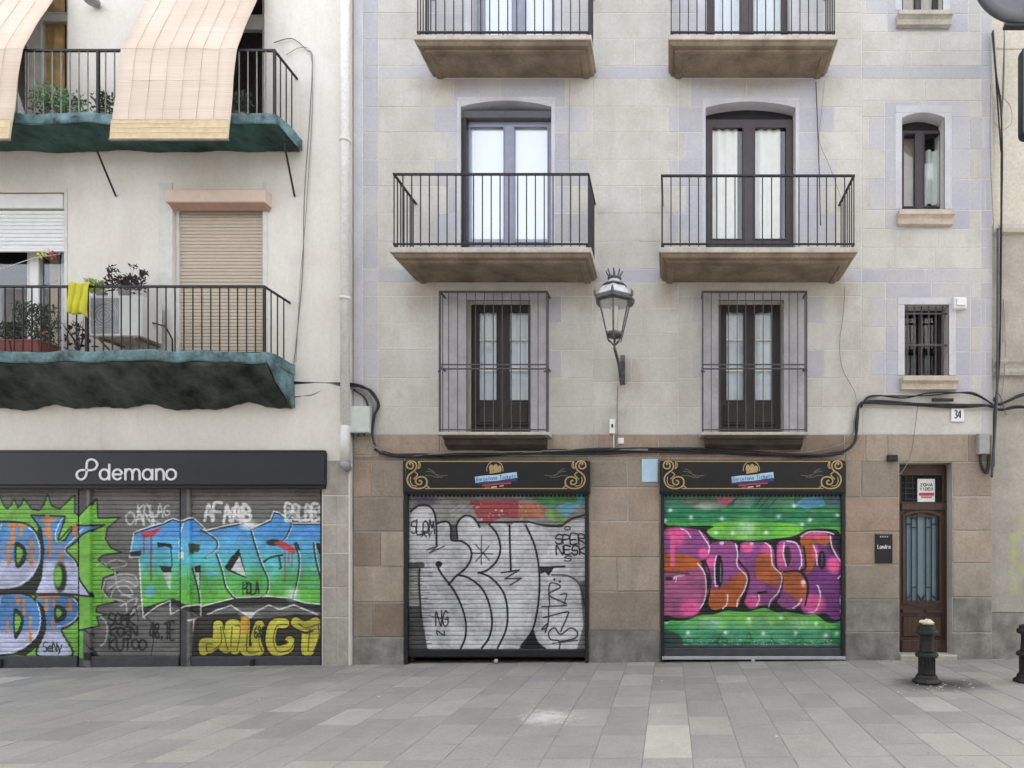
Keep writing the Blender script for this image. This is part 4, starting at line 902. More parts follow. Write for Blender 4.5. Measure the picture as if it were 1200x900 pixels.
# third floor
o = OPS['dl3']
casement(central, o, yW, [(X(563),X(598),o[2]+.12,o[3]-.35),(X(612),X(646),o[2]+.12,o[3]-.35)], M['frameblu'], 'glassr', 'blind', 'balcony_door', flat=True)
o = OPS['dr3']
casement(central, o, yW, [(X(836),X(869),o[2]+.12,o[3]-.35),(X(883),X(918),o[2]+.12,o[3]-.35)], M['framebr'], 'glassm', 'curtain', 'balcony_door')
# first floor
for k, a, b, c_, d_ in (('dl1',561,583,596,620),('dr1',850,872,884,906)):
    o = OPS[k]
    fr = casement(central, o, .16, [PX(a,b,365,470,-.16),PX(c_,d_,365,470,-.16)], M['framebr2'], 'glass', 'curtain', 'balcony_door',
                  panel=[PX(a-2,b+1,475,499,-.16),PX(c_-1,d_+2,475,499,-.16)])
    mb = MB()
    for (p, q) in ((a,b),(c_,d_)):
        for yy in (398, 434): mb.box(X(p,-.16), X(q,-.16), .165, .185, Z(yy+1,-.16), Z(yy-1,-.16))
    mb.build('glazing_bar', M['offwhite'], fr)
# small windows on the right
o = OPS['w2']
fr = casement(central, (o[0],o[1],o[2],Z(153,-.16)), .16, [PX(1058,1073,156,243,-.16),PX(1082,1102,156,243,-.16)], M['framebr'], 'glass', None, 'window')
MB().box(o[0]+.002, o[1]-.002, .2, .33, Z(153,-.16)-.03, o[3]+.02).build('lintel_board', M['dark'], central)
wavy(X(1084,-.3), X(1102,-.3), Z(241,-.3), Z(178,-.3), .27).build('curtain', M['curtg'], fr, smooth=True)
MB().box(X(1050,-.3), X(1072,-.3), .3, .31, Z(243,-.3), Z(150,-.3)).build('curtain', M['curttan'], fr)
o = OPS['w3']
casement(central, o, .16, [(o[0]+.06,(o[0]+o[1])/2-.03,o[2]+.05,o[3]-.06),((o[0]+o[1])/2+.03,o[1]-.06,o[2]+.05,o[3]-.06)], M['framebr'], 'glass', 'curttan', 'window')
o = OPS['w1']
fr = casement(central, o, .24, [(o[0]+.05,(o[0]+o[1])/2-.02,o[2]+.05,o[3]-.05),((o[0]+o[1])/2+.02,o[1]-.05,o[2]+.05,o[3]-.05)], M['framebr2'], 'glass', None, 'window')
gr = MB()
for k in range(6): gr.tube([(o[0]+.06+k*(o[1]-o[0]-.12)/5,.06,o[2]), (o[0]+.06+k*(o[1]-o[0]-.12)/5,.06,o[3])], .010)
gr.box(o[0], o[1], .05, .07, Z(403)-.012, Z(403)+.012).box(o[0], o[1], .05, .07, Z(366)-.01, Z(366)+.01).build('window_grille', M['ironbr'], central)
def sill(x0, x1, yt, yb, mat='sill'):
    m = MB(); zt, zb = Z(yt,.12), Z(yb,.08); h = zt-zb
    m.xprism([(.0,zt),(-.13,zt),(-.13,zt-h*.35),(-.10,zt-h*.42),(-.075,zt-h*.55),(-.075,zb),(.0,zb)], X(x0,.12), X(x1,.12)).build('sill', M[mat], central)
sill(1054,1119,246,262); sill(1053,1117,12,28,'slabtop'); sill(1058,1124,441,456)

# ------------------------------------------------------------------ balconies
BAR = proto(MB().tube([(0,0,0),(0,0,1)], .0085, 6), 'baluster', M['iron'])
def bars(parent, pts, z0, z1, mesh=BAR, name='baluster'):
    for (x, y) in pts:
        o = place(mesh, name, parent, (x, y, z0)); o.scale = (1, 1, z1-z0)
def balcony(x0, x1, d, ztop, zsoff, railh, n, nside, label, skew=0, top_rail=True):
    """stone slab: pale nosing, sloping cyma, recessed soffit panel; rails and balusters as sub-parts"""
    m = MB(); t = ztop-zsoff
    prof = [(0, ztop-.07), (.015, ztop-.085), (.03, ztop-.12), (.055, ztop-.155 if t > .17 else ztop-.13), (.085, ztop-t+.035), (.09, ztop-t+.01), (.12, ztop-t)]
    rings = []
    for (q, z) in prof:
        rings.append([(x0+q, -d+q, z), (x1-q, -d+q, z), (x1-q, .0, z), (x0+q, .0, z)])
    rings.append([(x0+.17,-d+.17,zsoff), (x1-.17,-d+.17,zsoff), (x1-.17,.0,zsoff), (x0+.17,.0,zsoff)])
    rings.append([(x0+.185,-d+.185,zsoff+.02), (x1-.185,-d+.185,zsoff+.02), (x1-.185,.0,zsoff+.02), (x0+.185,.0,zsoff+.02)])
    base = len(m.v)
    for r_ in rings: m.v += r_
    for i in range(len(rings)-1):
        for k in (0, 1, 3):
            a, b = i*4+k, i*4+(k+1)%4; m.f.append((a, a+4, b+4, b))
    L = (len(rings)-1)*4; m.f.append((L, L+3, L+2, L+1))
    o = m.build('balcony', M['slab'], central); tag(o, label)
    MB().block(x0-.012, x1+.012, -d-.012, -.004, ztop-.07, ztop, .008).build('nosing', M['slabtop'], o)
    zr = ztop+railh; y = -d+.03; xa, xb = x0+.03, x1-.03
    rl = MB()
    if top_rail: rl.box(xa-.014, xb+.014, y-.014, y+.014, zr-.012, zr+.012).box(xa-.014, xa+.014, y+.014, -.002, zr-.012, zr+.012).box(xb-.014, xb+.014, y+.014, -.002, zr-.012, zr+.012)
    rl.box(xa-.012, xb+.012, y-.012, y+.012, ztop+.05, ztop+.07).box(xa-.012, xa+.012, y+.012, -.002, ztop+.05, ztop+.07).box(xb-.012, xb+.012, y+.012, -.002, ztop+.05, ztop+.07)
    for xx in (xa+.02, xb-.02, (xa+xb)/2): rl.box(xx-.012, xx+.012, y-.01, y+.01, ztop-.002, ztop+.05)
    rl.build('railing', M['iron'], o)
    bars(o, [(xa+(xb-xa)*k/(n-1), y) for k in range(n)], ztop+.03, zr)
    for xx in (xa, xb): bars(o, [(xx, y+(d-.03)*k/(nside+1)) for k in range(1, nside+1)], ztop+.03, zr)
    return o
d2, d3 = .75, .58
balcony(X(458,d2), X(697,d2)-.06, d2, FLOOR2, Z(331)-.02, 1.0, 23, 6, 'left second floor balcony, bare, with bright white blinds behind it')
balcony(X(773,d2), X(1004,d2), d2, FLOOR2, Z(331)-.02, .98, 22, 6, 'right second floor balcony in front of greenish curtains')
balcony(X(486,d3), X(692,d3), d3, FLOOR3, Z(92)-.01, 1.0, 20, 5, 'left top floor balcony cut by the photo edge')
balcony(X(784,d3), X(981,d3), d3, FLOOR3, Z(92)-.01, 1.0, 20, 5, 'right top floor balcony cut by the photo edge')
# cage fronted shallow balconies of the first floor
def cage(x0, x1, label):
    d = .26; zt = Z(506,d); X0, X1 = X(x0,d), X(x1,d)
    m = MB(); m.xprism([(0,zt-.055),(-d+.02,zt-.055),(-d+.03,zt-.085),(-d+.09,zt-.10),(-d+.11,zt-.16),(-.05,zt-.20),(-.04,zt-.215),(0,zt-.215)], X0+.07, X1-.07)
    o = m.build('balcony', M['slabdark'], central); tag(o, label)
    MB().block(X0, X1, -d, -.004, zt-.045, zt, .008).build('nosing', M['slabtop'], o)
    y = -d+.03; top = Z(341,d); mid = Z(429,d); r = MB()
    for z, h in ((top,.014),(mid-.03,.009),(mid+.03,.008),(zt+.035,.008)):
        r.box(X0+.02, X1-.02, y-.01, y+.01, z-h, z+h)
    for z, h in ((top,.012),(mid,.010)):
        for xx in (X0+.03, X1-.03): r.box(xx-.01, xx+.01, y+.01, -.002, z-h, z+h)
    for xx in (X0+.03, X1-.03): r.box(xx-.012, xx+.012, y-.012, y+.012, zt, top)
    for xx in (X0+.02, X1-.02): r.tube([(xx,y,mid-.05),(xx+(.05 if xx<(X0+X1)/2 else -.05)*.6,y-.10,mid-.10)], .012)
    r.build('railing', M['ironbr'], o)
    n = 12
    me = proto(MB().tube([(0,0,0),(0,0,1)], .0065, 6), 'grille_bar', M['ironbr'])
    bars(o, [(X0+.03+(X1-X0-.06)*k/n, y) for k in range(1, n)], zt, top, me, 'grille_bar')
    for xx in (X0+.03, X1-.03): bars(o, [(xx, y+.11)], zt, top, me, 'grille_bar')
cage(512, 643, 'shallow first floor balcony with tall iron grille above the left shop sign')
cage(821, 948, 'shallow first floor balcony with tall iron grille above the right shop sign')

# ------------------------------------------------------------------ roller shutters
def slats(x0, x1, z0, z1, y, pitch, mat, uv, bulge=.009):
    m = MB(); n = max(2, int(round((z1-z0)/pitch))); p = (z1-z0)/n; zs = []
    for k in range(n):
        z = z0+k*p
        for f, dy in ((0,.008),(.035,.008),(.06,-bulge*.45),(.22,-bulge),(.70,-bulge),(.93,-bulge*.6),(.965,.008)): zs.append((z+f*p, y+dy))
    zs.append((z1, y+.008)); nx = 1
    for (z, yy) in zs: m.v += [(x0,yy,z),(x1,yy,z)]
    m.f = [(2*i, 2*i+1, 2*i+3, 2*i+2) for i in range(len(zs)-1)]
    return m
def shutter(parent, xa, xb, yt, yb, ybar, d, mat, uv, label, pitch=.0655, barmat='barsteel', holes=False, seed=0):
    x0, x1, z0, z1 = X(xa,d), X(xb,d), Z(yb,d), Z(yt,d)
    o = slats(x0, x1, z0, z1, -d, pitch, mat, uv).build('roller_shutter', mat, parent, uv=uv); tag(o, label)
    b = MB(); b.block(x0, x1, -d-.03, -d+.03, Z(ybar,d), z0, .008).box(x0, x1, -d-.038, -d-.03, Z(ybar,d)+.02, Z(ybar,d)+.035)
    b.build('bottom_bar', M[barmat], o)
    if holes:
        h = MB(); n = 44
        for k in range(n):
            xx = x0+(x1-x0)*(k+.5)/n; zz = z1-.075
            h.lathe([(.017,0),(.017,.004)], 0, 0, 6)
            nn = 12
            for q in range(len(h.v)-nn, len(h.v)):
                v = h.v[q]; h.v[q] = (v[0]+xx, -d-.0175+v[2], v[1]*1.4+zz)
        h.build('vent_slot', M['black'], o)
    return o
# shop 1 and 2 of the central building; shutters hang just behind the wall face
for (xa, xb, mt, uv, lab, yb, ybar, bm) in ((474,690,G_BRY,UVB,'roller shutter covered in a silver graffiti piece with black outlines',761,770,'rail'),
                                      (774,990,G_SON,UVS,'roller shutter covered in a pink, orange and purple graffiti piece on green',759,769,'barsteel')):
    s = shutter(central, xa+4, xb-4, 575, yb, ybar, -.03, mt, uv, lab, .0665, bm, True)
    r = MB(); zt = Z(575)
    r.block(X(xa)+.002, X(xa)+.055, -.03, .10, BOT, zt, .006).build('guide_rail', M['rail'], central); MB().block(X(xb)-.055, X(xb)-.002, -.03, .10, BOT, zt, .006).build('guide_rail', M['rail'], central)
    MB().block(X(xa)+.056, X(xb)-.056, .0, .30, BOT, Z(778), .01).build('threshold', M['greybase' if xa < 700 else 'slabtop'], central)
    lk = MB(); xc = X((xa+xb)/2); lk.lathe([(.022,-.03),(.03,-.01),(.03,.02),(.02,.035)], xc, -.02, 10)
    for q in range(len(lk.v)): v = lk.v[q]; lk.v[q] = (v[0], -.03-(v[2]), v[1]+.02+Z(774))
    lk.build('lock', M['silver'], s)
MB().block(X(776), X(990), -.05, .05, Z(773,.05), Z(769.5,.05), .004).build('weather_strip', M['silver'], central)
MB().box(X(475), X(689), .10, .30, Z(580), Z(541)).box(X(775), X(989), .10, .30, Z(580), Z(541)).build('shutter_housing', M['black'], central)

# ------------------------------------------------------------------ entrance door
do = MB(); yD = .22; P = lambda a, b, t, bt: (X(a,-yD), X(b,-yD), Z(bt,-yD), Z(t,-yD))
lf = wall_mesh(X(1054)+.002, X(1116)-.002, Z(766,-yD), Z(542)-.002, [P(1056,1082,557,588), P(1082.5,1104,557,588), P(1060,1100,606,704)], yD, yD+.06)
door = lf.build('door', M['door'], central); tag(door, 'brown wooden street door with tall blue glazed grille')
tr = MB(); a, b, c, d = P(1060,1100,600,710)
MB().box(a-.02, b+.02, yD+.035, yD+.045, c-.02, d+.02).build('pane', M['doorglass'], door)
a2, b2, c2, d2_ = P(1056,1104,557,588)
MB().box(a2-.01, b2+.01, yD+.05, yD+.058, c2-.01, d2_+.01).build('transom', M['dark'], door)
mo = MB(); x0, x1 = X(1056,-yD), X(1112,-yD)
arc = [(a-.03+(b-a+.06)*k/10, Z(606,-yD)+.07*math.sin(math.pi*k/10)) for k in range(11)]
mo.ribbon([(p[0], p[1]+.02) for p in arc], .035, yD-.03, yD-.001)
mo.ribbon([(p[0], 2*Z(704,-yD)-p[1]+Z(606,-yD)-Z(704,-yD)) for p in [(q[0], q[1]) for q in arc]], .03, yD-.025, yD-.001)
mo.box(a-.035, a-.005, yD-.022, yD, c+.02, d-.02).box(b+.005, b+.035, yD-.022, yD, c+.02, d-.02)
mo.block(x0-.01, X(1110,-yD), yD-.045, yD-.0005, Z(598,-yD), Z(590,-yD), .008)
for (p, q) in ((1056,1076),(1084,1103)):
    mo.block(X(p,-yD), X(q,-yD), yD-.05, yD-.0005, Z(718,-yD), Z(714,-yD), .006)
mo.block(X(1057,-yD), X(1076,-yD), yD-.03, yD-.0005, Z(746,-yD), Z(722,-yD), .014); mo.block(X(1083,-yD), X(1103,-yD), yD-.03, yD-.0005, Z(746,-yD), Z(722,-yD), .014)
mo.block(X(1056,-yD), X(1112,-yD), yD-.035, yD-.0005, Z(765,-yD), Z(750,-yD), .008)
mo.block(X(1104,-yD)+.04, X(1113,-yD)+.02, yD-.05, yD-.0005, Z(766,-yD), Z(548,-yD), .01)
mo.build('moulding', M['door'], door)
gi = MB(); cx = (a+b)/2; yg = yD+.005; top, bt = d-.06, c+.06
for s_ in (-1, 1):
    for f in (.13, .30, .46):
        gi.tube([(cx+s_*f*(b-a)*.98, yg, c+.02), (cx+s_*f*(b-a)*.98, yg, d+.01)], .009)
    gi.tube([(cx+s_*.13*(b-a), yg, top-.12), (cx+s_*.13*(b-a), yg, top-.03), (cx+s_*.30*(b-a), yg, top-.03)], .011)
    gi.tube([(cx+s_*.13*(b-a), yg, bt+.12), (cx, yg, bt+.02)], .011)
    gi.tube([(cx+s_*.30*(b-a), yg, top-.12), (cx+s_*.46*(b-a), yg, top-.12)], .011); gi.tube([(cx+s_*.13*(b-a), yg, bt+.22), (cx+s_*.30*(b-a), yg, bt+.22)], .009)
    gi.tube([(cx+s_*.30*(b-a), yg, bt+.10), (cx+s_*.46*(b-a), yg, bt+.04)], .009)
    gi.tube([(cx+s_*.13*(b-a), yg, top-.17), (cx+s_*.30*(b-a), yg, top-.17)], .009)
gi.tube([(cx-.3*(b-a), yg, top), (cx-.1*(b-a), yg, top+.06), (cx+.1*(b-a), yg, top+.06), (cx+.3*(b-a), yg, top)], .011)
gi.build('door_grille', M['navy'] if False else plain('blue_black_iron', (.018,.028,.045,1), .5), door)
tg = MB()
for k in range(4): tg.tube([(a2, yD+.03, c2+.05+k*.08), (X(1081,-yD), yD+.03, c2+.03+k*.085)], .006)
for k in range(2): tg.tube([(a2+.08+k*.12, yD+.03, c2), (a2+.08+k*.1, yD+.03, d2_)], .006)
tg.build('transom_grille', M['ironbr'], door)
MB().block(X(1054)+.003, X(1120), -.06, .30, BOT, Z(767), .015).build('door_step', M['pierl'], central)
MB().box(X(1054)+.003, X(1116)-.003, yD+.06, yD+.1, Z(767), Z(543)).build('door_back', M['dark'], central)

# ------------------------------------------------------------------ shop signs of the central building
def sign(xa, xb, lab):
    d = .10; x0, x1, zt, zb = X(xa,d), X(xb,d), Z(540,d), Z(577,d); xc = (x0+x1)/2
    s = empty('shop_sign', (xc, 0, zb), lab, 'sign', 'black and gold shop signs')
    m = MB(); m.block(x0, x1, -d, -.012, zb, zt, .006).box(x0+.004, x1-.004, -d+.02, -.012, zb-.02, zb); m.build('board', M['black'], s)
    px = lambda x, y: (x0+(x-xa)*(x1-x0)/(xb-xa), Z(y,d)); y0, y1 = -d-.004, -d+.002
    tr = MB()
    L, Rr = xa, xb
    tr.ribbon([px(xa+19,540.8),px(xb-19,540.8)], .013, y0, y1).ribbon([px(xa+26,572.5),px(xb-26,572.5)], .013, y0, y1)
    tr.ribbon([px(xa+3.5,562),px(xa+3.5,548)], .001, y0, y1)
    tr.build('border', M['gold'], s)
    for sgn in (1, -1):
        sc = MB(); base = xa if sgn == 1 else xb
        q = lambda zx, zy: px(base+sgn*(zx/10.43-.5*12+1-.0), 530+zy/10.43)      # from the enlarged crop
        up = [(150,155),(135,140),(150,125),(175,140),(180,175),(160,200),(120,195),(98,165),(115,120),(160,105),(205,125),(222,165),(205,215),(160,250),(120,290),(110,350),(140,410),(200,440),(280,440),(335,410),(350,360),(330,315),(285,300),(235,310),(210,345),(225,385),(265,395),(285,370),(270,345),(250,350)]
        sc.ribbon([q(*p) for p in spline(up, 3)], .020, y0-.002, y1)
        sc.ribbon([q(*p) for p in spline([(150,300),(145,360),(175,405),(230,415)], 3)], .012, y0-.001, y1)
        sc.ribbon([q(*p) for p in spline([(245,110),(265,140),(265,180),(240,200),(250,150),(240,115)], 3)], .012, y0-.001, y1)
        sc.ribbon([q(*p) for p in spline([(200,240),(235,270),(215,300),(185,330)], 3)], .014, y0-.001, y1)
        sc.ribbon([q(340,400), q(380,440)], .014, y0-.001, y1)
        sc.build('scroll', M['gold'], s)
        fl = MB()
        for st in ([(340,230),(400,240),(460,270),(520,290),(600,280)],[(330,280),(420,290),(470,310),(500,285)],[(360,200),(430,235),(450,280)],[(440,250),(490,305),(540,300)]):
            fl.ribbon([q(*p) for p in spline(st, 3)], .011, y0, y1)
        fl.build('flourish', M['goldd'], s)
    # emblem: ring with three small golden shapes, tilted blue name banner, red line under it
    cxp = (xa+xb)/2-1.5; e = MB()
    ring = [px(cxp+9.5*math.cos(t), 550-9.5*math.sin(t)) for t in [math.pi*(-.08+1.16*k/16) for k in range(17)]]
    e.ribbon(ring, .011, y0-.001, y1)
    for (ax, ay, r_) in ((-4.2,-2.4,2.6),(1,-2.6,2.9),(5.6,-1.6,2.4)):
        e.lathe([(.0,0),(r_*.0115,.0),(r_*.0125,.006)], 0, 0, 10); n = 30
        X_, Z_ = px(cxp+ax, 550+ay+.8)
        for k in range(len(e.v)-n, len(e.v)): v = e.v[k]; e.v[k] = (v[0]+X_, y0-.002+v[2]*.3, v[1]*1.7+Z_-.005)
    e.ribbon([px(cxp-6,554),px(cxp+7,552)], .03, y0-.003, y1)
    e.build('emblem', M['gold'], s)
    T = lambda u, v: px(cxp-23+u*49, 561.5-u*4.6-v)      # u 0..1 along the banner, v up in pixels
    bn = MB(); bn.ribbon([T(-.01,-4.2), T(1.0,-4.8)], .05, y0, y1).build('banner_shadow', M['navy'], s)
    bn = MB(); bn.ribbon([T(0,-.8), T(.25,-.3), T(.5,-.9), T(.75,.0), T(1.0,.2)], .085, y0-.004, y1).build('name_banner', M['ltblue'], s)
    nm = MB(); txt = 'Barcelona Tickets'; n = len(txt)
    for i, ch in enumerate(txt):
        for st in FONT.get(ch, []):
            if len(st) > 1: nm.ribbon([T((i+.5+p[0]*.8)/(n+.8), -3+p[1]*4.6) for p in st], .008, y0-.008, y0-.003)
    nm.build('lettering', plain('blue_letter', (.05,.16,.40,1), .5), s)
    rd = MB(); rd.ribbon([T(.16,-8.2), T(.5,-8), T(.86,-8.6)], .022, y0-.002, y1); rd.ribbon([T(.24,-11), T(.36,-10.6)], .018, y0-.002, y1); rd.build('red_line', M['red'], s)
    rd = MB(); rd.ribbon([T(.38,-11.4), T(.52,-11.2)], .02, y0-.002, y1).ribbon([T(.58,-11), T(.68,-10.8)], .016, y0-.002, y1).build('cream_line', M['sill'], s)
    return s
sign(472, 691, 'black and gold shop sign above the silver graffiti shutter')
sign(773, 991, 'black and gold shop sign above the pink and green graffiti shutter')

# ------------------------------------------------------------------ left building
dL = .06
left = empty('apartment_building', (X(380), 0, gz(X(380))), 'cream plastered building with bamboo blinds and green netting under its balconies', 'building')
LX0, LX1 = X(-420), X(413)-.004
F1 = Z(415, .65); F2 = Z(137, .6)
LOP = {'a': (X(-20),X(84),F2,F2+2.55), 'b': (X(205),X(313),F2,F2+2.55), 'c': (X(-50),X(80),F1,Z(228)), 'd': (X(207),X(311),F1,Z(240)), 'shop': (X(-400),X(380),BOT,Z(529))}
lw = wall_mesh(LX0, LX1, BOT, TOPZ-.6, list(LOP.values()), -dL, .3)
lwall = lw.build('wall', M['plaster'], left)
# pier of pale stones
for i, (yt, yb) in enumerate(zip([540,581,615,648,688,723,830], [581,615,648,688,723,830])):
    for a, b in ((381,398),(398.5,411)) if i else ((381,411),):
        MB().block(X(a), X(b), -dL-.006-random.uniform(0,.006), -dL+.001, Z(yb)+.006, Z(yt)-.006, .006).build('stone', M['pierl'], lwall)
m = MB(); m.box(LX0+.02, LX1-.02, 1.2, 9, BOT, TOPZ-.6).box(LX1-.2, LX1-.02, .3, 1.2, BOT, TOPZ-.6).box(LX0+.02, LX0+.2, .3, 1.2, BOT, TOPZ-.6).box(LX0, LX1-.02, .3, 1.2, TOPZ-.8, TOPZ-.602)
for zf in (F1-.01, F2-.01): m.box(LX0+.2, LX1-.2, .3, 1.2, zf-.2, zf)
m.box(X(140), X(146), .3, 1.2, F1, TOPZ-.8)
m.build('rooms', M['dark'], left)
PL_ = lambda a, b, t, bt, d=-.1: (X(a,d), X(b,d), Z(bt,d), Z(t,d))
o = LOP['a']
fr = casement(left, o, .1, [(X(-18,-.1),X(34,-.1),F2+.1,F2+1.55),(X(48,-.1),X(80,-.1),F2+.1,Z(24,-.1)),(X(-18,-.1),X(34,-.1),F2+1.68,o[3]-.07),(X(52,-.1),X(80,-.1),Z(16,-.1),o[3]-.07)], M['offwhite'], 'glass', None, 'window')
amber = plain('amber_curtain', (.80,.55,.24,1), .9, 0, .35, scale=6, bump=0)
wavy(X(46,-.3), X(84,-.3), F2+.5, o[3], .19, .02, .2).build('curtain', amber, fr, smooth=True)
o = LOP['b']
casement(left, o, .1, [(X(208,-.1),X(255,-.1),F2+.1,Z(34,-.1)),(X(265,-.1),X(309,-.1),F2+.1,Z(34,-.1)),(X(208,-.1),X(309,-.1),Z(19,-.1),o[3]-.07)], M['offwhite'], 'glass', None, 'window')
o = LOP['c']
fr = casement(left, (o[0],o[1],o[2],Z(250,-.1)), .14, [(X(-45,-.14),X(34,-.14),F1+.1,Z(252,-.14)-.04),(X(45,-.14),X(74,-.14),F1+.1,Z(252,-.14)-.04)], M['white'], 'glass', None, 'window')
wavy(X(60,-.3), X(72,-.3), F1+.1, Z(270,-.3), .3).build('curtain', M['curttan'], fr, smooth=True)
def roller(parent, x0, x1, z0, z1, y, mat, label, pitch=.055):
    o = slats(x0, x1, z0, z1, y, pitch, mat, None, .009).build('roller_shutter', mat, parent); tag(o, label)
    MB().block(x0, x1, y-.015, y+.015, z0-.04, z0, .004).build('bottom_bar', mat, o); return o
roller(left, X(-50,.02), X(77,.02), Z(292,.02), Z(247,.02), -.02, M['white'], 'half lowered white roller shutter')
MB().block(X(-50), X(77), -.05, .1, Z(246), Z(229.5), .006).build('shutter_box', M['white'], left)
MB().block(X(77), X(80), -.03, .12, F1, Z(229), .004).build('window_jamb', M['offwhite'], left)
roller(left, X(212,-.02), X(309,-.02), F1+.06, Z(247,-.02), .02, M['beige'], 'closed beige roller shutter', .05)
MB().block(X(207)+.002, X(212,-.02), -.02, .1, F1+.001, Z(247), .004).build('window_jamb', M['offwhite'], left)
m = MB(); m.block(X(193,.22), X(310,.22), -.22, -dL-.002, Z(236.5,.22), Z(221.5,.22), .012).build('awning_case', M['peach'], left)
m = MB(); m.xprism([(-.20,Z(237.5,.20)),(-dL-.003,Z(237.5,.20)),(-dL-.003,Z(246,.07)),(-.09,Z(247,.09))], X(196,.2), X(309,.2)).build('awning_soffit', M['salmon'], left)
for a, b, t, bt in ((191,206.5,217,500),(311.5,317,217,500)):
    MB().block(X(a), X(b), -dL-.012, -dL+.001, F1-.1, Z(t), .004).build('window_surround', M['offwhite'], left)
MB().block(X(80.5), X(84), -dL-.012, -dL+.001, F1-.1, Z(224), .004).build('window_surround', M['offwhite'], left)
# shop front: pillars, shutters, plinth
for (xa, xb, lab) in ((-120,92,'roller shutter with blue and lavender letters on lime green graffiti'),(105,211,'roller shutter with lime spikes, white scribbles and black tags'),(222,377,'roller shutter with blue green graffiti above yellow bubble letters')):
    shutter(left, xa, xb, 571, 769, 784, .0, G_LEFT, UVL, lab, .066, 'barsteel')
for xa, xb in ((92,105),(211,222)):
    MB().block(X(xa,.05)+.001, X(xb,.05)-.001, -.05, .08, Z(784), Z(570), .01).build('shutter_post', G_LEFT, left, uv=(UVL[0],UVL[1],UVL[2],UVL[3]))
MB().block(X(377)+.002, X(380)-.002, -.05, .08, BOT, Z(570), .005).build('guide_rail', M['rail'], left)
MB().box(X(-400), X(380)-.003, .09, .28, Z(572), Z(531)).build('shutter_housing', M['black'], left)
MB().block(X(-399), X(379.5), -.035, .28, BOT, Z(784.5), .01).build('threshold', M['greybase'], left)
for xa in (2, 296):
    lk = MB(); lk.box(X(xa), X(xa)+.05, -.06, -.03, Z(782), Z(772)).build('lock', M['rail'], left)
# company sign
dS = .16
sg = empty('shop_sign', (X(190,dS), 0, Z(572,dS)), 'long dark slate sign reading demano with an infinity loop', 'sign')
MB().block(X(-300,dS), X(379,dS), -dS, -dL+.09, Z(568,dS), Z(530,dS), .006).build('board', M['bluegrey'], sg)
MB().block(X(-300,.15), X(378.5,.15), -.135, .02, Z(572.5,.13), Z(568,dS)-.002, .003).build('rail', M['black'], sg)
MB().block(X(-300,dS-.02), X(379,dS-.02), -dS+.02, -dL+.09, Z(530,dS)+.001, Z(528,dS)+.01, .003).build('cap', M['black'], sg)
pz = lambda zx, zy: (X(zx/3.2125, dS), Z(510+zy/3.2125, dS))       # from the enlarged crop
LW = .028; y0, y1 = -dS-.012, -dS+.001
def circ(cx, cy, rx, ry, a0=0, a1=360, n=22): return [(cx+rx*math.cos(R(a0+(a1-a0)*k/n)), cy-ry*math.sin(R(a0+(a1-a0)*k/n))) for k in range(n+1)]
def letter(strokes, wd=LW):
    m = MB()
    for i, st in enumerate(strokes): m.ribbon([pz(*p) for p in st], wd, y0-.0006*i, y1)
    return m.build('letter', M['letter'], sg)
m = MB(); m.ribbon([pz(*p) for p in spline([(345,132),(360,127),(368,112),(361,97),(346,91),(332,98),(328,116),(328,142),(321,160),(306,167),(293,158),(292,143),(304,133),(325,131)], 5, True)], LW, y0, y1, True).build('logo', M['letter'], sg)
letter([circ(395,148,17,19,0,352), [(413.5,108),(413.5,170)]])
letter([circ(444,148,17,19,2,330)+[], [(427,148),(461,148)]])
letter([[(474,126),(474,170)], [(474,145)]+circ(488,145,13,17,160,0,10)+[(501,170)], [(501,145)]+circ(515,145,13,17,160,0,10)+[(528,170)]])
letter([circ(557,148,17,19,0,352), [(575.5,127),(575.5,170)]])
letter([[(590,126),(590,170)], [(590,146)]+circ(604,146,14.5,18,160,0,10)+[(618.5,170)]])
letter([circ(646,148,18,19,0,360)])
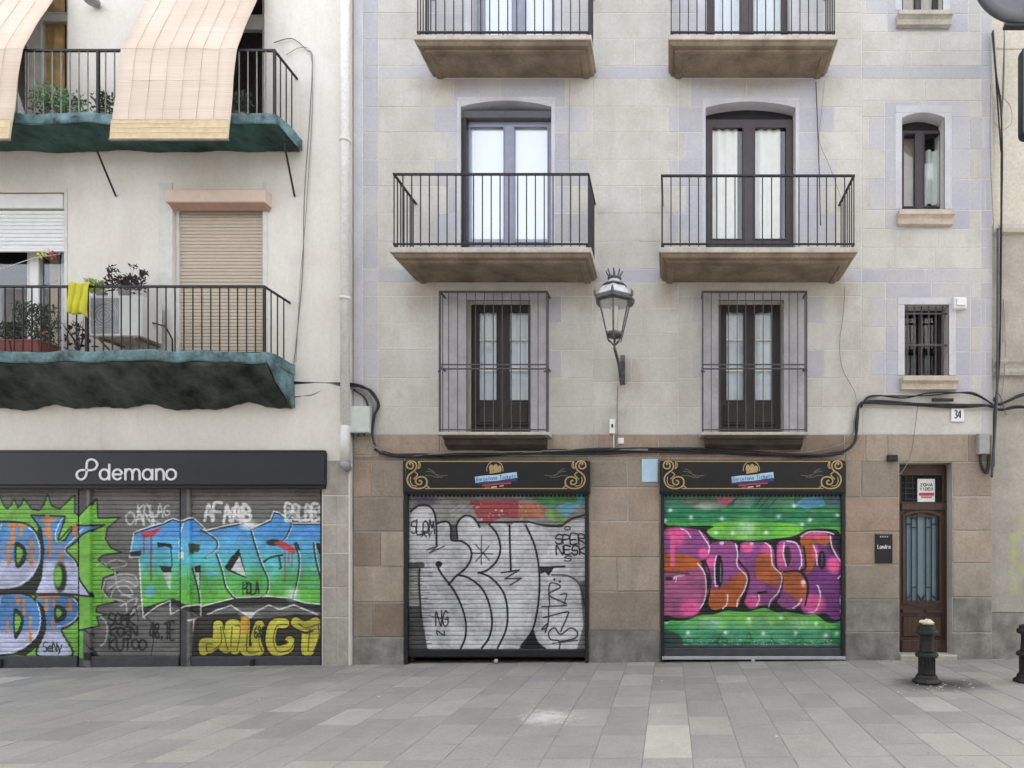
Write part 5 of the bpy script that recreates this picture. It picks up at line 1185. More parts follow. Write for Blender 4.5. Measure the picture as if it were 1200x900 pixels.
# ---- left balconies with netting
def lbal(x0, x1, d, ztop, railh, zn_wall, label, blue, col_edge, col_under, sag, fr_h):
    m = MB(); m.block(x0, x1, -d, -dL-.001, ztop-.10, ztop, .008)
    o = m.build('balcony', M['slab'], left); tag(o, label)
    zr = ztop+railh; y = -d+.03; xb = x1-.04; rl = MB()
    rl.box(x0, xb+.014, y-.014, y+.014, zr-.014, zr+.014).box(xb-.014, xb+.014, y+.014, -dL, zr-.012, zr+.012)
    rl.box(x0, xb+.01, y-.01, y+.01, ztop+.02, ztop+.038).box(xb-.01, xb+.01, y+.012, -dL, ztop+.02, ztop+.038)
    for q in (int((xb-x0)/2.4)+1)*[0]: pass
    k = 0; xx = xb
    while xx > x0: rl.box(xx-.015, xx+.015, y-.016, y+.016, ztop, zr-.014); xx -= 2.42
    rl.build('railing', M['iron'], o)
    bm_ = BAR if sag > .05 else proto(MB().tube([(0,0,0),(0,0,1)], .0085, 6), 'baluster', M['palebar'])
    n = int((xb-x0)/.122); bars(o, [(xb-k*.122, y) for k in range(1, n) if xb-k*.122 > X(-60)], ztop+.02, zr, bm_)
    bars(o, [(xb, y+(d-.09)*k/4.0) for k in range(1, 4)], ztop+.02, zr)
    # netting wrapped over the edge and gathered back to the wall in scallops
    net = empty('debris_net', (x1, 0, zn_wall), blue, 'netting')
    def sheet(fn, nu, nv, name, mat):
        s = MB()
        for i in range(nu+1):
            for j in range(nv+1): s.v.append(fn(i/nu, j/nv))
        for i in range(nu):
            for j in range(nv): a = i*(nv+1)+j; s.f.append((a, a+nv+1, a+nv+2, a+1))
        ob = s.build(name, mat, net, smooth=True)
        md = ob.modifiers.new('t', 'SOLIDIFY'); md.thickness = .004; return ob
    rs = np.random.RandomState(int(ztop*100)); ph = rs.rand(8)*6.28
    wob = lambda x, f, i: math.sin(x*f+ph[i])
    X1 = x1+.02; path = [(x0, -d-.03), (X1, -d-.03), (X1+.03, -dL-.02)]
    def pth(u):
        L1 = X1-x0; L2 = d-.05; s = u*(L1+L2)
        if s < L1: return x0+s, -d-.03
        return X1+.03*(s-L1)/L2, -d-.03+(s-L1)
    def edge(u, v):
        x, y_ = pth(u); w_ = .012*wob(x*3+y_*3,2.1,0)+.008*wob(x+y_,11,1)
        return (x, y_-.012*math.sin(v*math.pi)+.01*wob(x,5,2), ztop+.035+.012*wob(x,2.3,3)-v*(fr_h+.0)+w_)
    sheet(edge, 150, 5, 'net_edge', col_edge)
    amp = 1.0 if sag > .05 else .35
    def under(u, v):
        x = x0+(X1-x0)*u; yy = -d-.03+(d-dL)*v
        zfold = ztop+.035-fr_h
        z = zfold*(1-v)+zn_wall*v-sag*math.sin(v*math.pi)*.5+amp*(.025*wob(x,3.1,4)+.02*wob(x+yy*.8,9,5)+.014*abs(wob(x+yy*2,17,6)))*(v*(1.5-.7*v))-.035*(1-abs(wob(x*.9+yy*1.6,6.5,2)))**3*math.sin(v*math.pi)-.02*(1-abs(wob(x*.6-yy*2.6,9,1)))**4*math.sin(v*math.pi)
        z -= .07*amp*v*abs(math.sin(x*2.2+ph[7]))
        return (x, min(yy, -dL-.008), z)
    sheet(under, 220, 12, 'net_underside', col_under)
    def side(u, v):
        yy = -d-.03+(d-dL)*u; z0_ = ztop+.02; za = under(1, u)[2]
        return (X1+.012+.02*v*u, min(yy, -dL-.006), (z0_-fr_h*.6)*(1-v)+za*v)
    sheet(side, 10, 6, 'net_side', col_edge)
    return o
lbal(X(-140), X(309,.65)+.03, .65, F1, .93, Z(476), 'lower cream building balcony with an air conditioner on it', 'torn dark green net with blue edge slung under the lower left balcony', M['netblue'], M['netdark'], .10, .15)
lbal(X(-140), X(321,.6)+.03, .60, F2, .93, Z(181), 'upper cream building balcony with bamboo blinds over its rail', 'dark green net wrapped under the upper left balcony', M['netblue'], M['net'], .02, .14)
for xa, xb in ((110,137),(333,346)):
    MB().tube([(X(xa,.45),-.45,Z(168,.45)),(X(xb,.06),-.075,Z(231,.06))], .014).build('balcony_strut', M['iron'], left)
# ---- bamboo blinds
def blind(x0, x1, lab):
    key = [(.06,10.0),(.29,9.44),(.675,8.50),(.70,8.42),(.76,7.95),(.81,7.5),(.85,7.09)]
    prof = [(a0+(a1-a0)*k/5, b0+(b1-b0)*k/5) for (a0,b0),(a1,b1) in zip(key[:-1], key[1:]) for k in range(5)]+[key[-1]]; org = (x0, -.85, 7.09)
    t = empty('bamboo_blind', org, lab, 'blind', 'bamboo blinds draped over the upper left balcony')
    m = MB(); nu = 8
    for (d, z) in prof:
        for i in range(nu+1):
            x = x0+(x1-x0)*i/nu; m.v.append((x, -d-.008*math.sin(i*1.7+z*1.3)-.006*math.sin(z*7+i), z))
    for j in range(len(prof)-1):
        for i in range(nu): a = j*(nu+1)+i; m.f.append((a, a+nu+1, a+nu+2, a+1))
    o = m.build('slatted_sheet', M['bamboo'], t, smooth=True); md = o.modifiers.new('t', 'SOLIDIFY'); md.thickness = .008
    for i in range(1, 7):
        x = x0+(x1-x0)*(i-.02)/6.9; MB().tube([(x+.004*math.sin(z*9), -d-.013, z) for d, z in prof], .003, 5).build('cord', M['bamboocord'], t)
    MB().xprism([(-.858,7.10),(-.866,7.10),(-.842,7.36),(-.834,7.36)], x0, x1).build('lower_band', M['bamboolow'], t)
    for zc, dd, q0, q1 in ((7.17,.869,0,1),(7.24,.862,0,1),(7.305,.855,0,.7),(7.36,.848,0,1),(7.93,.778,.1,.8),(8.40,.72,0,1)):
        MB().tube([(x0+(x1-x0)*(q0+(q1-q0)*k/6), -dd-.004, zc+.006*math.sin(k*2.1+zc*9)) for k in range(7)], .0028, 4).build('weft_cord', M['bamboocord'], t)
    MB().block(x0-.01, x1+.01, -.87, -.845, 7.075, 7.10, .004).build('bottom_slat', M['wood'], t)
blind(-7.42, -5.86, 'bamboo blind right of the amber window, hanging over the upper left balcony rail')
blind(-10.35, -8.755, 'bamboo blind at the left edge, hanging over the upper left balcony rail')
# ---- things on the lower balcony
def leafy(mb, cx, cy, z0, w, h, n, size, seedv, up=.6):
    rs = np.random.RandomState(seedv)
    for _ in range(n):
        a = rs.rand()*6.28; r = rs.rand()**.6*w; z = z0+rs.rand()**.8*h
        c = Vector((cx+r*math.cos(a), cy+r*math.sin(a)*.6, z)); dr = Vector((rs.randn(), rs.randn()*.7, rs.randn()*.6+up)).normalized()*size*(.6+rs.rand()*.8)
        sd_ = dr.cross(Vector((rs.randn(), rs.randn(), rs.randn()))).normalized()*size*.28; nn = dr.cross(sd_).normalized()*size*.1
        mb.add([c, c+dr*.5+sd_+nn, c+dr, c+dr*.5-sd_+nn], [(0,1,2),(0,2,3)])
    return mb
def stems(mb, cx, cy, z0, w, h, n, seedv, r=.005):
    rs = np.random.RandomState(seedv); tips = []
    for _ in range(n):
        a = rs.rand()*6.28; e = Vector((cx+w*math.cos(a), cy+w*math.sin(a)*.5, z0+h*(.6+.4*rs.rand()))); mid = Vector((cx+w*.35*math.cos(a), cy, z0+h*.4))
        mb.tube([(cx,cy,z0), mid, e], [r, r*.8, r*.4], 4); tips.append(e)
    return tips
# air conditioner
xa, xb = X(104,.48), X(166,.48); zb_, zt_ = Z(394,.48), Z(346,.48)
ac = empty('air_conditioner', ((xa+xb)/2, 0, zb_), 'boxy white air conditioner with grey fan grille on the lower left balcony', 'air conditioner')
MB().block(xa, xb, -.48, -.14, zb_, zt_, .012).build('casing', M['acwh'], ac)
fg = MB(); fg.block(xa+.03, xa+.42, -.488, -.479, zb_+.04, zt_-.04, .004)
fg.build('fan_panel', M['acgr'], ac)
fg = MB(); cxa = xa+.225; cza = (zb_+zt_)/2
for r_ in (.05,.09,.13,.165,.19): fg.tube([(cxa+r_*math.cos(t), -.494, cza+r_*math.sin(t)) for t in [k*2*math.pi/24 for k in range(25)]], .003, 4)
fg.build('fan_guard', M['acwh'], ac)
br = MB()
for xx in (xa+.12, xb-.1):
    br = MB().box(xx-.015, xx+.015, -.48, -dL, zb_-.03, zb_-.001); br.tube([(xx,-.46,zb_-.03),(xx,-dL-.01,zb_-.28)], .012); br.build('bracket', M['wood'], ac)
MB().tube([(xb+.0,-.3,zb_+.25),(xb+.14,-.25,zb_+.22),(xb+.2,-.2,zb_+.05),(xb+.16,-.15,zb_-.15),(xb+.17,-dL-.01,zb_-.25)], .012).build('pipe', M['cable'], ac)
# plants on it
pp = empty('potted_plant', (X(148,.3), -.3, zt_), 'purple leaved plant in a grey pot on top of the air conditioner', 'plant')
MB().lathe([(.05,zt_),(.075,zt_+.12),(.082,zt_+.13),(.07,zt_+.125)], X(146,.3), -.3, 14).build('pot', M['potg'], pp, smooth=True)
sm_ = MB(); tips = stems(sm_, X(148,.3), -.3, zt_+.1, .22, .36, 9, 3); sm_.build('stems', M['leafp'], pp)
lm = MB(); leafy(lm, X(146,.3), -.3, zt_+.13, .24, .18, 260, .06, 4)
for t_ in tips: leafy(lm, t_.x, t_.y, t_.z-.05, .05, .08, 16, .045, int(t_.x*1000) % 999)
lm.build('leaves', M['leafp'], pp)
pp = empty('potted_plant', (X(117,.3), -.3, zt_), 'small lime green plant in a clay pot on top of the air conditioner', 'plant')
MB().lathe([(.045,zt_),(.065,zt_+.10),(.072,zt_+.11),(.06,zt_+.105)], X(119,.3), -.3, 14).build('pot', M['potg'], pp, smooth=True)
leafy(MB(), X(113,.3), -.3, zt_+.08, .13, .19, 300, .045, 5).build('leaves', M['leafl'], pp)
# yellow cloth on the rail
zr = F1+.93; cl = MB()
prof = [(-.02,.0),(.03,.03),(.04,-.02),(.045,-.15),(.06,-.28),(.05,-.38)]
xs0, xs1 = X(84,.68), X(107,.68); pr = spline(prof, 3); NU = 20
for j, (dd, zz) in enumerate(pr):
    k_ = j/(len(pr)-1)
    for i in range(NU+1):
        t_ = i/NU; x = xs0+(xs1-xs0)*(t_*(1-.14*k_)+.02*k_)-.035*k_
        cl.v.append((x, -.65-dd-(.006+.026*k_)*math.sin(t_*15+k_*2.2)-.010*math.sin(t_*31+k_*5), zr+zz-k_*(.03*math.sin(t_*7)+.05*t_)+.012*math.sin(t_*9)))
for j in range(len(pr)-1):
    for i in range(NU): a = j*(NU+1)+i; cl.f.append((a, a+NU+1, a+NU+2, a+1))
o = cl.build('yellow_cloth', M['yellow'], smooth=True, org=(xs0, -.68, zr)); o.modifiers.new('t','SOLIDIFY').thickness = .006
tag(o, 'bright yellow cloth hung over the lower left balcony rail', 'cloth')
# thorny plant under it, planters at the left
pp = empty('potted_plant', (X(90,.4), -.4, F1), 'dark spiky plant below the yellow cloth behind the railing', 'plant')
MB().lathe([(.07,F1),(.09,F1+.1),(.095,F1+.11),(.08,F1+.1)], X(90,.4), -.4, 12).build('pot', M['pot'], pp, smooth=True)
sm_ = MB(); stems(sm_, X(92,.4), -.4, F1+.08, .2, .5, 12, 8, .009); leafy(sm_, X(92,.4), -.4, F1+.08, .17, .4, 60, .08, 9); sm_.build('leaves', M['leafp'], pp)
for i, (a, b, lab, w_, sd_) in enumerate(((-4,22,'left of two red planter boxes on the lower left balcony',.2,11),(24,55,'right of two red planter boxes with a bushy grey green plant',.28,12))):
    x0, x1 = X(a,.45), X(b,.45); z0, z1 = F1+.0, F1+.2
    pp = empty('planter_box', ((x0+x1)/2, -.45, z0), lab, 'planter')
    m = MB(); m.xprism([(-.55,z0),(-.30,z0),(-.27,z1),(-.58,z1)], x0, x1); m.block(x0-.012, x1+.012, -.59, -.26, z1, z1+.025, .005); m.build('box', M['pot'], pp)
    lm = MB(); stems(lm, (x0+x1)/2, -.42, z1, w_*.8, .5 if i else .25, 16, sd_, .004); leafy(lm, (x0+x1)/2, -.42, z1, w_, .55 if i else .3, 1100 if i else 450, .045, sd_, .8); lm.build('leaves', M['leaf'], pp)
    if i:
        fl = MB(); leafy(fl, x1-.05, -.5, z1+.08, .06, .1, 20, .035, 13); fl.build('flowers', M['orange'], pp)
# pinwheel flowers by the window
pw = empty('pinwheel', (X(60,.1), -.1, Z(300,.1)), 'yellow and red pinwheel hung beside the half open window', 'decoration')
for k, (px_, mt) in enumerate(((50,'yellow'),(56,'litter'),(63,'red'))):
    m = MB()
    for q in range(5):
        a_ = q*1.256+k; c = Vector((X(px_,.1), -.1-.01*q, Z(300-(k==1)*3,.1))); u = Vector((math.cos(a_),0,math.sin(a_)))*.06; v = Vector((-math.sin(a_),-.4,math.cos(a_)))*.03
        m.add([c, c+u+v, c+u*1.1-v*.2], [(0,1,2)])
    m.tube([(X(px_,.1), -.1, Z(300,.1)),(X(px_,.1)+.01, -dL+.1, Z(300,.1)-.03)], .003, 4); m.build('petals', M[mt], pw)
tag(MB().tube(spline([(X(-30,.1),-.12,Z(322,.1)),(X(5,.1),-.12,Z(315,.1)),(X(40,.1),-.11,Z(303,.1)),(X(70,.1),-.09,Z(297,.1))], 4), .004, 5).build('clothes_line', M['white']), 'thin white line strung across the half open window', 'line')
# plants on the upper balcony
for (px_, sd_, lab, mt, w_, h_) in ((68,21,'pale green leafy plant behind the rail beside the amber window','leafm',.34,.42),(122,22,'dark spindly plant between amber window and bamboo blind','leaf',.16,.40),(282,23,'dark plant at the right of the larger bamboo blind','leaf',.14,.40)):
    pp = empty('potted_plant', (X(px_,.4), -.4, F2), lab, 'plant')
    MB().lathe([(.08,F2),(.11,F2+.14),(.115,F2+.15),(.09,F2+.14)], X(px_,.4), -.4, 14).build('pot', M['potg'], pp, smooth=True)
    lm = MB(); stems(lm, X(px_,.4), -.4, F2+.12, w_, h_, 12, sd_, .004); leafy(lm, X(px_,.4), -.4, F2+.1, w_, h_*.9, 900 if mt=='leafm' else 240, .055, sd_); lm.build('leaves', M[mt], pp)
# wall lamp / bracket top of frame
o = MB().lathe([(.02,0),(.09,.02),(.10,.06),(.05,.10)], 0, 0, 14).build('wall_lamp', M['boxg'], org=(0,0,0)); o.location = (X(108,.15), -.16, Z(5,.15)); tag(o, 'small round grey lamp at the top edge right of the amber window', 'lamp')

# ------------------------------------------------------------------ right building
right = empty('apartment_building', (X(1163)+.01, 0, 0), 'building at the right edge, cream above and grey render below', 'building')
RX0 = CX1+.004; RX1 = X(1420)
MB().box(RX0, RX1, .06, 9, Z(268), TOPZ-1).build('upper_wall', M['cream'], right)
MB().box(RX0, RX1, .05, 9, Z(420), Z(268)-.001).build('middle_wall', M['greywall'], right)
lwm = M['greywall']
def tagged():
    m, t, b = newmat('grey_render_with_yellow_spray'); src = M['greywall']
    pos = N(t, 'ShaderNodeNewGeometry').outputs['Position']
    c = ramp(t, noise(t, pos, 2.2, 5), [(.32, (.31,.29,.26,1)), (.68, (.42,.395,.35,1))])
    c = mix(t, c, ramp(t, noise(t, pos, 20, 6, .7), [(.3, BW(.8)), (.7, BW(1.08))]), 1, 'MULTIPLY')
    sp = N(t, 'ShaderNodeSeparateXYZ'); t.links.new(pos, sp.inputs[0])
    def band(out, c0, hw):
        s = N(t, 'ShaderNodeMath', operation='SUBTRACT'); t.links.new(out, s.inputs[0]); s.inputs[1].default_value = c0
        a_ = N(t, 'ShaderNodeMath', operation='ABSOLUTE'); t.links.new(s.outputs[0], a_.inputs[0])
        d_ = N(t, 'ShaderNodeMath', operation='DIVIDE'); t.links.new(a_.outputs[0], d_.inputs[0]); d_.inputs[1].default_value = hw; return d_.outputs[0]
    mx = N(t, 'ShaderNodeMath', operation='MAXIMUM'); t.links.new(band(sp.outputs[0], X(1200), .22), mx.inputs[0]); t.links.new(band(sp.outputs[2], Z(650), .65), mx.inputs[1])
    inv = N(t, 'ShaderNodeMath', operation='SUBTRACT'); inv.inputs[0].default_value = 1; t.links.new(mx.outputs[0], inv.inputs[1]); inv.use_clamp = True
    nz = ramp(t, noise(t, pos, 4.5, 3, .6, (1.6,1,1)), [(.44, BW(0)), (.66, BW(.6))])
    mu = N(t, 'ShaderNodeMath', operation='MULTIPLY', use_clamp=True); t.links.new(nz, mu.inputs[0])
    m3 = N(t, 'ShaderNodeMath', operation='MULTIPLY', use_clamp=True); t.links.new(inv.outputs[0], m3.inputs[0]); m3.inputs[1].default_value = 4
    t.links.new(m3.outputs[0], mu.inputs[1])
    c = mix(t, c, (.42,.44,.14,1), mu.outputs[0])
    t.links.new(c, b.inputs['Base Color']); b.inputs['Roughness'].default_value = .85
    return m
MB().box(RX0, RX1, .05, 9, Z(718), Z(440)).build('lower_wall', tagged(), right)
MB().block(RX0, RX1, .03, 9, BOT, Z(718)-.012, .01).build('plinth', M['greybase'], right)
m = MB(); m.xprism([(.10,Z(440)),(-.02,Z(440)),(-.035,Z(436)),(-.01,Z(432)),(-.03,Z(428)),(-.06,Z(425)),(-.06,Z(421)),(.10,Z(420))], RX0+.002, RX1).build('cornice', M['greywall'], right)
m = MB(); m.xprism([(.10,Z(272)),(-.01,Z(272)),(-.03,Z(268)),(-.03,Z(264)),(.10,Z(263))], RX0+.002, RX1).build('string_course', M['slabtop'], right)
for yt, yb in ((51,54),): MB().block(RX0+.1, RX1, .045, .1, Z(yb), Z(yt), .005).build('string_course', M['cream'], right)

# ------------------------------------------------------------------ opposite side of the street (seen only as reflections and as the canyon's shade)
opp = empty('apartment_building', (0, -10.9, 0), 'plain grey building across the street behind the photographer', 'building')
oo = []
for fl in range(4):
    for i in range(-9, 10):
        x = i*2.1; z0 = .2+fl*2.9 if fl else 0; oo.append((x-.5, x+.5, z0+.1, z0+2.3))
OH = 10.2
mm = wall_mesh(-22, 22, BOT, OH, [q for q in oo if q[3] < OH-.3], 0, .3); mm.v = [(v[0], -10.9-v[1], v[2]) for v in mm.v]; mm.f = [f[::-1] for f in mm.f]
mm.build('wall', plain('grey_brown_render', (.20,.19,.18,1), .9, 0, .15, 2), opp)
MB().box(-22, 22, -19, -11.35, BOT, OH).build('rooms', M['dark'], opp)
wm = MB()
for q in oo:
    if q[3] < OH-.3: wm.box(q[0], q[1], -11.12, -11.08, q[2], q[3])
wm.build('shutters', plain('green_brown_shutters', (.10,.11,.09,1), .6), opp)

# ------------------------------------------------------------------ rainwater pipe
dp = empty('downpipe', (X(405,.14), -.14, Z(548,.14)), 'pale round rainwater pipe between the cream and the stone building', 'pipe')
xc = X(404.5,.14)
MB().tube([(xc,-.14,Z(500,.14)),(xc,-.14,13)], .062, 16).build('pipe', M['pipe'], dp, smooth=True)
MB().tube([(xc,-.14,Z(543,.14)),(xc,-.14,Z(499,.14))], .068, 16).build('lower_pipe', M['offwhite'], dp, smooth=True)
MB().tube([(xc,-.14,Z(541,.14)),(xc+.005,-.14,Z(546,.14)),(xc+.02,-.08,Z(550,.1))], [.078,.07,.05], 14).build('boot', M['boxg'], dp, smooth=True)
for yy in (350, 165): MB().lathe([(.07,Z(yy,.14)-.02),(.076,Z(yy,.14)-.02),(.076,Z(yy,.14)+.02),(.07,Z(yy,.14)+.02)], xc, -.14, 16).build('collar', M['pipe'], dp, smooth=True)

# ------------------------------------------------------------------ cables
def cable_thing(lab, paths, r=.011, mat='cable', name='cable_bundle', jit=.012, seedv=1):
    rs = np.random.RandomState(seedv); first = paths[0][0]
    o = (X(first[0],.03), 0, Z(first[1],.03)); t = empty(name, o, lab, 'cables')
    for (pts, n, rr, mt) in [(p, *rest) for (p, rest) in [(q[0] if isinstance(q[0], list) else q, q[1:] if isinstance(q[0], list) else (1, r, mat)) for q in paths]]:
        for k in range(n):
            P_ = [(X(x,.03)+rs.randn()*jit*.6, -.028-rs.rand()*.03-rr-.01, Z(y,.03)+rs.randn()*jit) for (x, y) in pts]
            MB().tube(spline(P_, 5), rr*(.75+.4*rs.rand()), 6).build('cable', M[mt], t, smooth=True)
    return t
def cables(lab, specs, seedv=1, jit=.012, dbase=.0):
    rs = np.random.RandomState(seedv); p0 = specs[0][0][0]
    t = empty('cable_bundle', (X(p0[0],.03), 0, Z(p0[1],.03)), lab, 'cables')
    for (pts, n, rr, mt) in specs:
        for k in range(n):
            P_ = [(X(x,.03)+rs.randn()*jit*.6, -.022-dbase-rs.rand()*.03-rr, Z(y,.03)+rs.randn()*jit) for (x, y) in pts]
            MB().tube(spline(P_, 5), rr*(.75+.45*rs.rand()), 6).build('cable', M[mt], t, smooth=True)
    return t
main = [(440,524),(452,531),(480,534),(540,532),(600,530),(650,528),(700,528),(760,527),(820,527),(880,530),(940,534),(975,533),(994,526),(1002,514),(1003,492),(1006,476),(1016,472),(1040,473),(1080,474),(1120,475),(1150,475),(1163,477)]
cables('thick black cable bundle running above the shop signs and up past the door', [(main,7,.013,'cable'), ([(p[0], p[1]+2.5) for p in main[:11]],2,.012,'cable'), (main[:8],1,.016,'cableg'), ([(820,529),(880,532),(940,530),(985,522),(999,508),(1001,490),(1008,470),(1030,464)],1,.010,'cableg'),
   ([(1008,478),(1015,466),(1030,463),(1060,466),(1090,463),(1120,461),(1140,462),(1158,470),(1166,478)],2,.012,'cable')], 2)
cables('black cable loop bending round the pale junction box', [([(440,524),(436,515),(436,495),(438,475),(432,462),(420,456),(405,454),(385,455),(365,463),(343,465)],2,.010,'cableg'), ([(441,526),(437,512),(439,490),(443,474),(437,460),(425,453),(411,451),(380,450),(343,449)],4,.012,'cable'), ([(343,450),(356,462),(362,465)],1,.007,'cable'), ([(434,500),(433,480),(428,466),(415,458)],2,.010,'cable')], 3)
cables('tangle of cables falling down the right building', [([(1162,40),(1166,90),(1172,130),(1173,200),(1172,300),(1171,400),(1168,450),(1165,480),(1164,520),(1163,545)],3,.011,'cable'), ([(1176,20),(1176,60),(1174,110),(1172,160)],2,.008,'cableg'),
   ([(1164,50),(1169,120),(1172,180)],2,.007,'cable'), ([(1161,100),(1160,180),(1163,260),(1165,330)],1,.006,'cableg'), ([(1172,110),(1184,125),(1184,145),(1172,152),(1165,145)],1,.004,'cableg'), ([(1174,400),(1176,350),(1178,420),(1172,480)],1,.005,'cableg'),
   ([(1162,560),(1162,540),(1165,500),(1166,440),(1168,270)],1,.020,'ironbr')], 4)
cables('thick black cables leaving over the right edge', [([(1163,468),(1170,474),(1182,470),(1195,464),(1215,460)],3,.012,'cable'), ([(1163,477),(1172,480),(1190,478),(1215,477)],3,.014,'cable'), ([(1166,458),(1172,466),(1178,486)],1,.010,'cableg')], 5)
cables('thin grey wire running down the cream wall right of its balconies', [([(325,55),(345,50),(362,62),(369,74),(366,150),(360,230),(357,320),(350,400),(346,440)],1,.006,'cableg'), ([(338,68),(355,60),(367,68),(368,130),(361,260),(355,330),(349,425)],1,.004,'cableg')], 6, .004, .05)
cables('thin wire hanging beside the left second floor window', [([(668,95),(667,160),(668,240),(667,283)],1,.004,'cableg')], 7, .002)
cables('thin black wire hanging from the top right balcony', [([(956,97),(958,150),(960,205),(961,265)],1,.007,'cable'), ([(966,95),(962,140),(960,165),(972,195),(985,232)],1,.003,'cableg')], 8, .002)
cables('thin wire hanging from the right second floor balcony to the cables', [([(990,335),(988,370),(984,400),(986,430),(996,450),(1002,462),(1003,474)],1,.004,'cableg')], 9, .003)
cables('thin wire crossing the wall above the door', [([(1075,474),(1072,500),(1068,530),(1060,548),(1052,558)],1,.005,'cableg')], 10, .003)

# ------------------------------------------------------------------ boxes and plates
def plate(name, xa, xb, yt, yb, d, mat, lab, cat, extra=None):
    x0, x1, z0, z1 = X(xa,d), X(xb,d), Z(yb,d), Z(yt,d)
    t = empty(name, ((x0+x1)/2, 0, z0), lab, cat)
    MB().block(x0, x1, -d, -.004, z0, z1, .006).build('case', M[mat], t)
    if extra: extra(t, x0, x1, z0, z1, -d)
    return t
def jb(t, x0, x1, z0, z1, y):
    m = MB()
    for k in range(3): m.tube([(x0+.04+k*.08, y+.04, z0+.01),(x0+.04+k*.08, y+.04, z0-.05)], .012)
    m.build('gland', M['cable'], t); MB().tube(spline([(x0+.12,y+.04,z0-.03),(x0+.13,y+.03,z0-.25),(x0+.22,y+.03,z0-.30),(x0+.29,y+.03,z0-.1)],4), .005, 5).build('wire_loop', M['cableg'], t)
    MB().block(x0+.01, x1-.01, y-.008, y-.0005, z0+.01, z1-.01, .004).build('lid', M['box'], t)
plate('junction_box', 409, 433, 476, 507, .12, 'box', 'pale green white junction box right of the downpipe', 'junction box', jb)
def mb_(t, x0, x1, z0, z1, y):
    MB().block(x0+.01, x1-.01, y-.006, y-.0005, z0+.01, z1-.01, .003).build('lid', M['boxg'], t)
    MB().tube(spline([((x0+x1)/2-.03,-.05,z0+.01),((x0+x1)/2-.02,-.05,z0-.15),((x0+x1)/2+.05,-.05,z0-.27),(x1,-.05,z0-.2),(x1+.02,-.05,z0)],4), .022, 6).build('conduit', M['cable'], t)
plate('meter_box', 1147, 1160, 508, 532, .10, 'boxg', 'grey metal box right of the street door', 'meter box', mb_)
def al(t, x0, x1, z0, z1, y): MB().block(x0+.03, x1-.03, y-.03, y-.0005, z0+.03, z1-.03, .008).build('front', M['white'], t)
plate('alarm_box', 1118, 1133, 348, 361, .07, 'white', 'small white alarm box right of the barred window', 'alarm box', al)
def cam_(t, x0, x1, z0, z1, y):
    MB().box(x0+.03, x1-.03, y-.004, y-.0005, (z0+z1)/2-.02, (z0+z1)/2+.03).build('slot', M['black'], t); MB().tube([((x0+x1)/2+.02,-.02,z0),((x0+x1)/2+.02,-.02,Z(532))], .012).build('conduit', M['offwhite'], t)
plate('socket_box', 714, 721, 491, 508, .05, 'white', 'small white box on the wall under the street lamp', 'box', cam_)
plate('socket_box', 723, 731, 513, 520, .03, 'white', 'tiny white square plate just above the cables below the lamp', 'box')
def num(t, x0, x1, z0, z1, y):
    m = MB()
    for i, ch in enumerate('34'):
        for st in FONT[ch]: m.ribbon([(x0+.045+(i+p[0]*.72)*(x1-x0-.08)/2, z0+.05+p[1]*(z1-z0-.10)) for p in spline(st,3)], .016, y-.004, y-.0002)
    m.build('number', M['black'], t)
plate('house_number', 1115, 1130, 477, 494, .035, 'white', 'white house number plaque reading 34 above the door', 'number plaque', num)
def wtext(txt, xa, xb, z0, h, y, wd, mat, t, name='lettering'):
    m = MB(); n = len(txt); cw = (xb-xa)/n
    for i, ch in enumerate(txt):
        for st in FONT.get(ch, []): m.ribbon([(xa+cw*(i+.1+p[0]*.75), z0+p[1]*h) for p in st], wd, y-.003, y-.0002)
    m.build(name, M[mat], t)
def inter(t, x0, x1, z0, z1, y):
    h = z1-z0; wtext('Londra', x0+.03, x1-.03, z0+h*.5, h*.14, y, .009, 'letter', t); wtext('lllll', x0+.06, x1-.06, z0+h*.89, h*.05, y, .008, 'letter', t)
plate('wall_plaque', 1026, 1046, 626, 660, .03, 'black', 'black plaque with white lettering on the stone left of the door', 'plaque', inter)
plate('wall_plaque', 752, 771, 538, 565, .02, 'ltblue', 'pale blue square plaque beside the right shop sign', 'plaque')
def nt_(t, x0, x1, z0, z1, y):
    h = z1-z0; MB().box(x0+.02, x1-.02, y-.003, y-.0005, z0+h*.27, z0+h*.40).box(x0+.05, x1-.05, y-.003, y-.0005, z0+h*.18, z0+h*.24).build('red_band', M['red'], t)
    wtext('ZONA', x0+.03, x1-.03, z0+h*.68, h*.12, y, .012, 'black', t); wtext('VIDEO', x0+.03, x1-.03, z0+h*.50, h*.12, y, .010, 'black', t)
t = plate('notice', 1083, 1104, 559, 587, .03, 'white', 'white and red printed notice above the street door', 'notice', nt_)
t.location.y += .235
# small electric stub by the lintel
tag(MB().block(X(1039), X(1050), -.09, -.012, Z(541), Z(534), .01).build('cable_clamp', M['iron'], org=(X(1044),0,Z(541))), 'dark iron cable clamp at the left corner of the door lintel', 'clamp')
tag(MB().block(X(1092,.06), X(1117,.06), -.085, -.05, Z(470.5,.06), Z(467,.06), .008).build('cable_joint', M['cable'], org=(X(1100),0,Z(469))), 'black cable joint above the house number', 'cable joint')

# ------------------------------------------------------------------ street lantern
dl = .85; LX = X(720,dl); LY = -dl; lz = lambda y: Z(y,dl); s_ = (D-dl)/FPX
lamp = empty('street_lamp', (X(730,.05), 0, Z(450,.05)), 'ornate iron wall lantern with a crown between the balconies', 'street lamp')
rot = math.pi/6
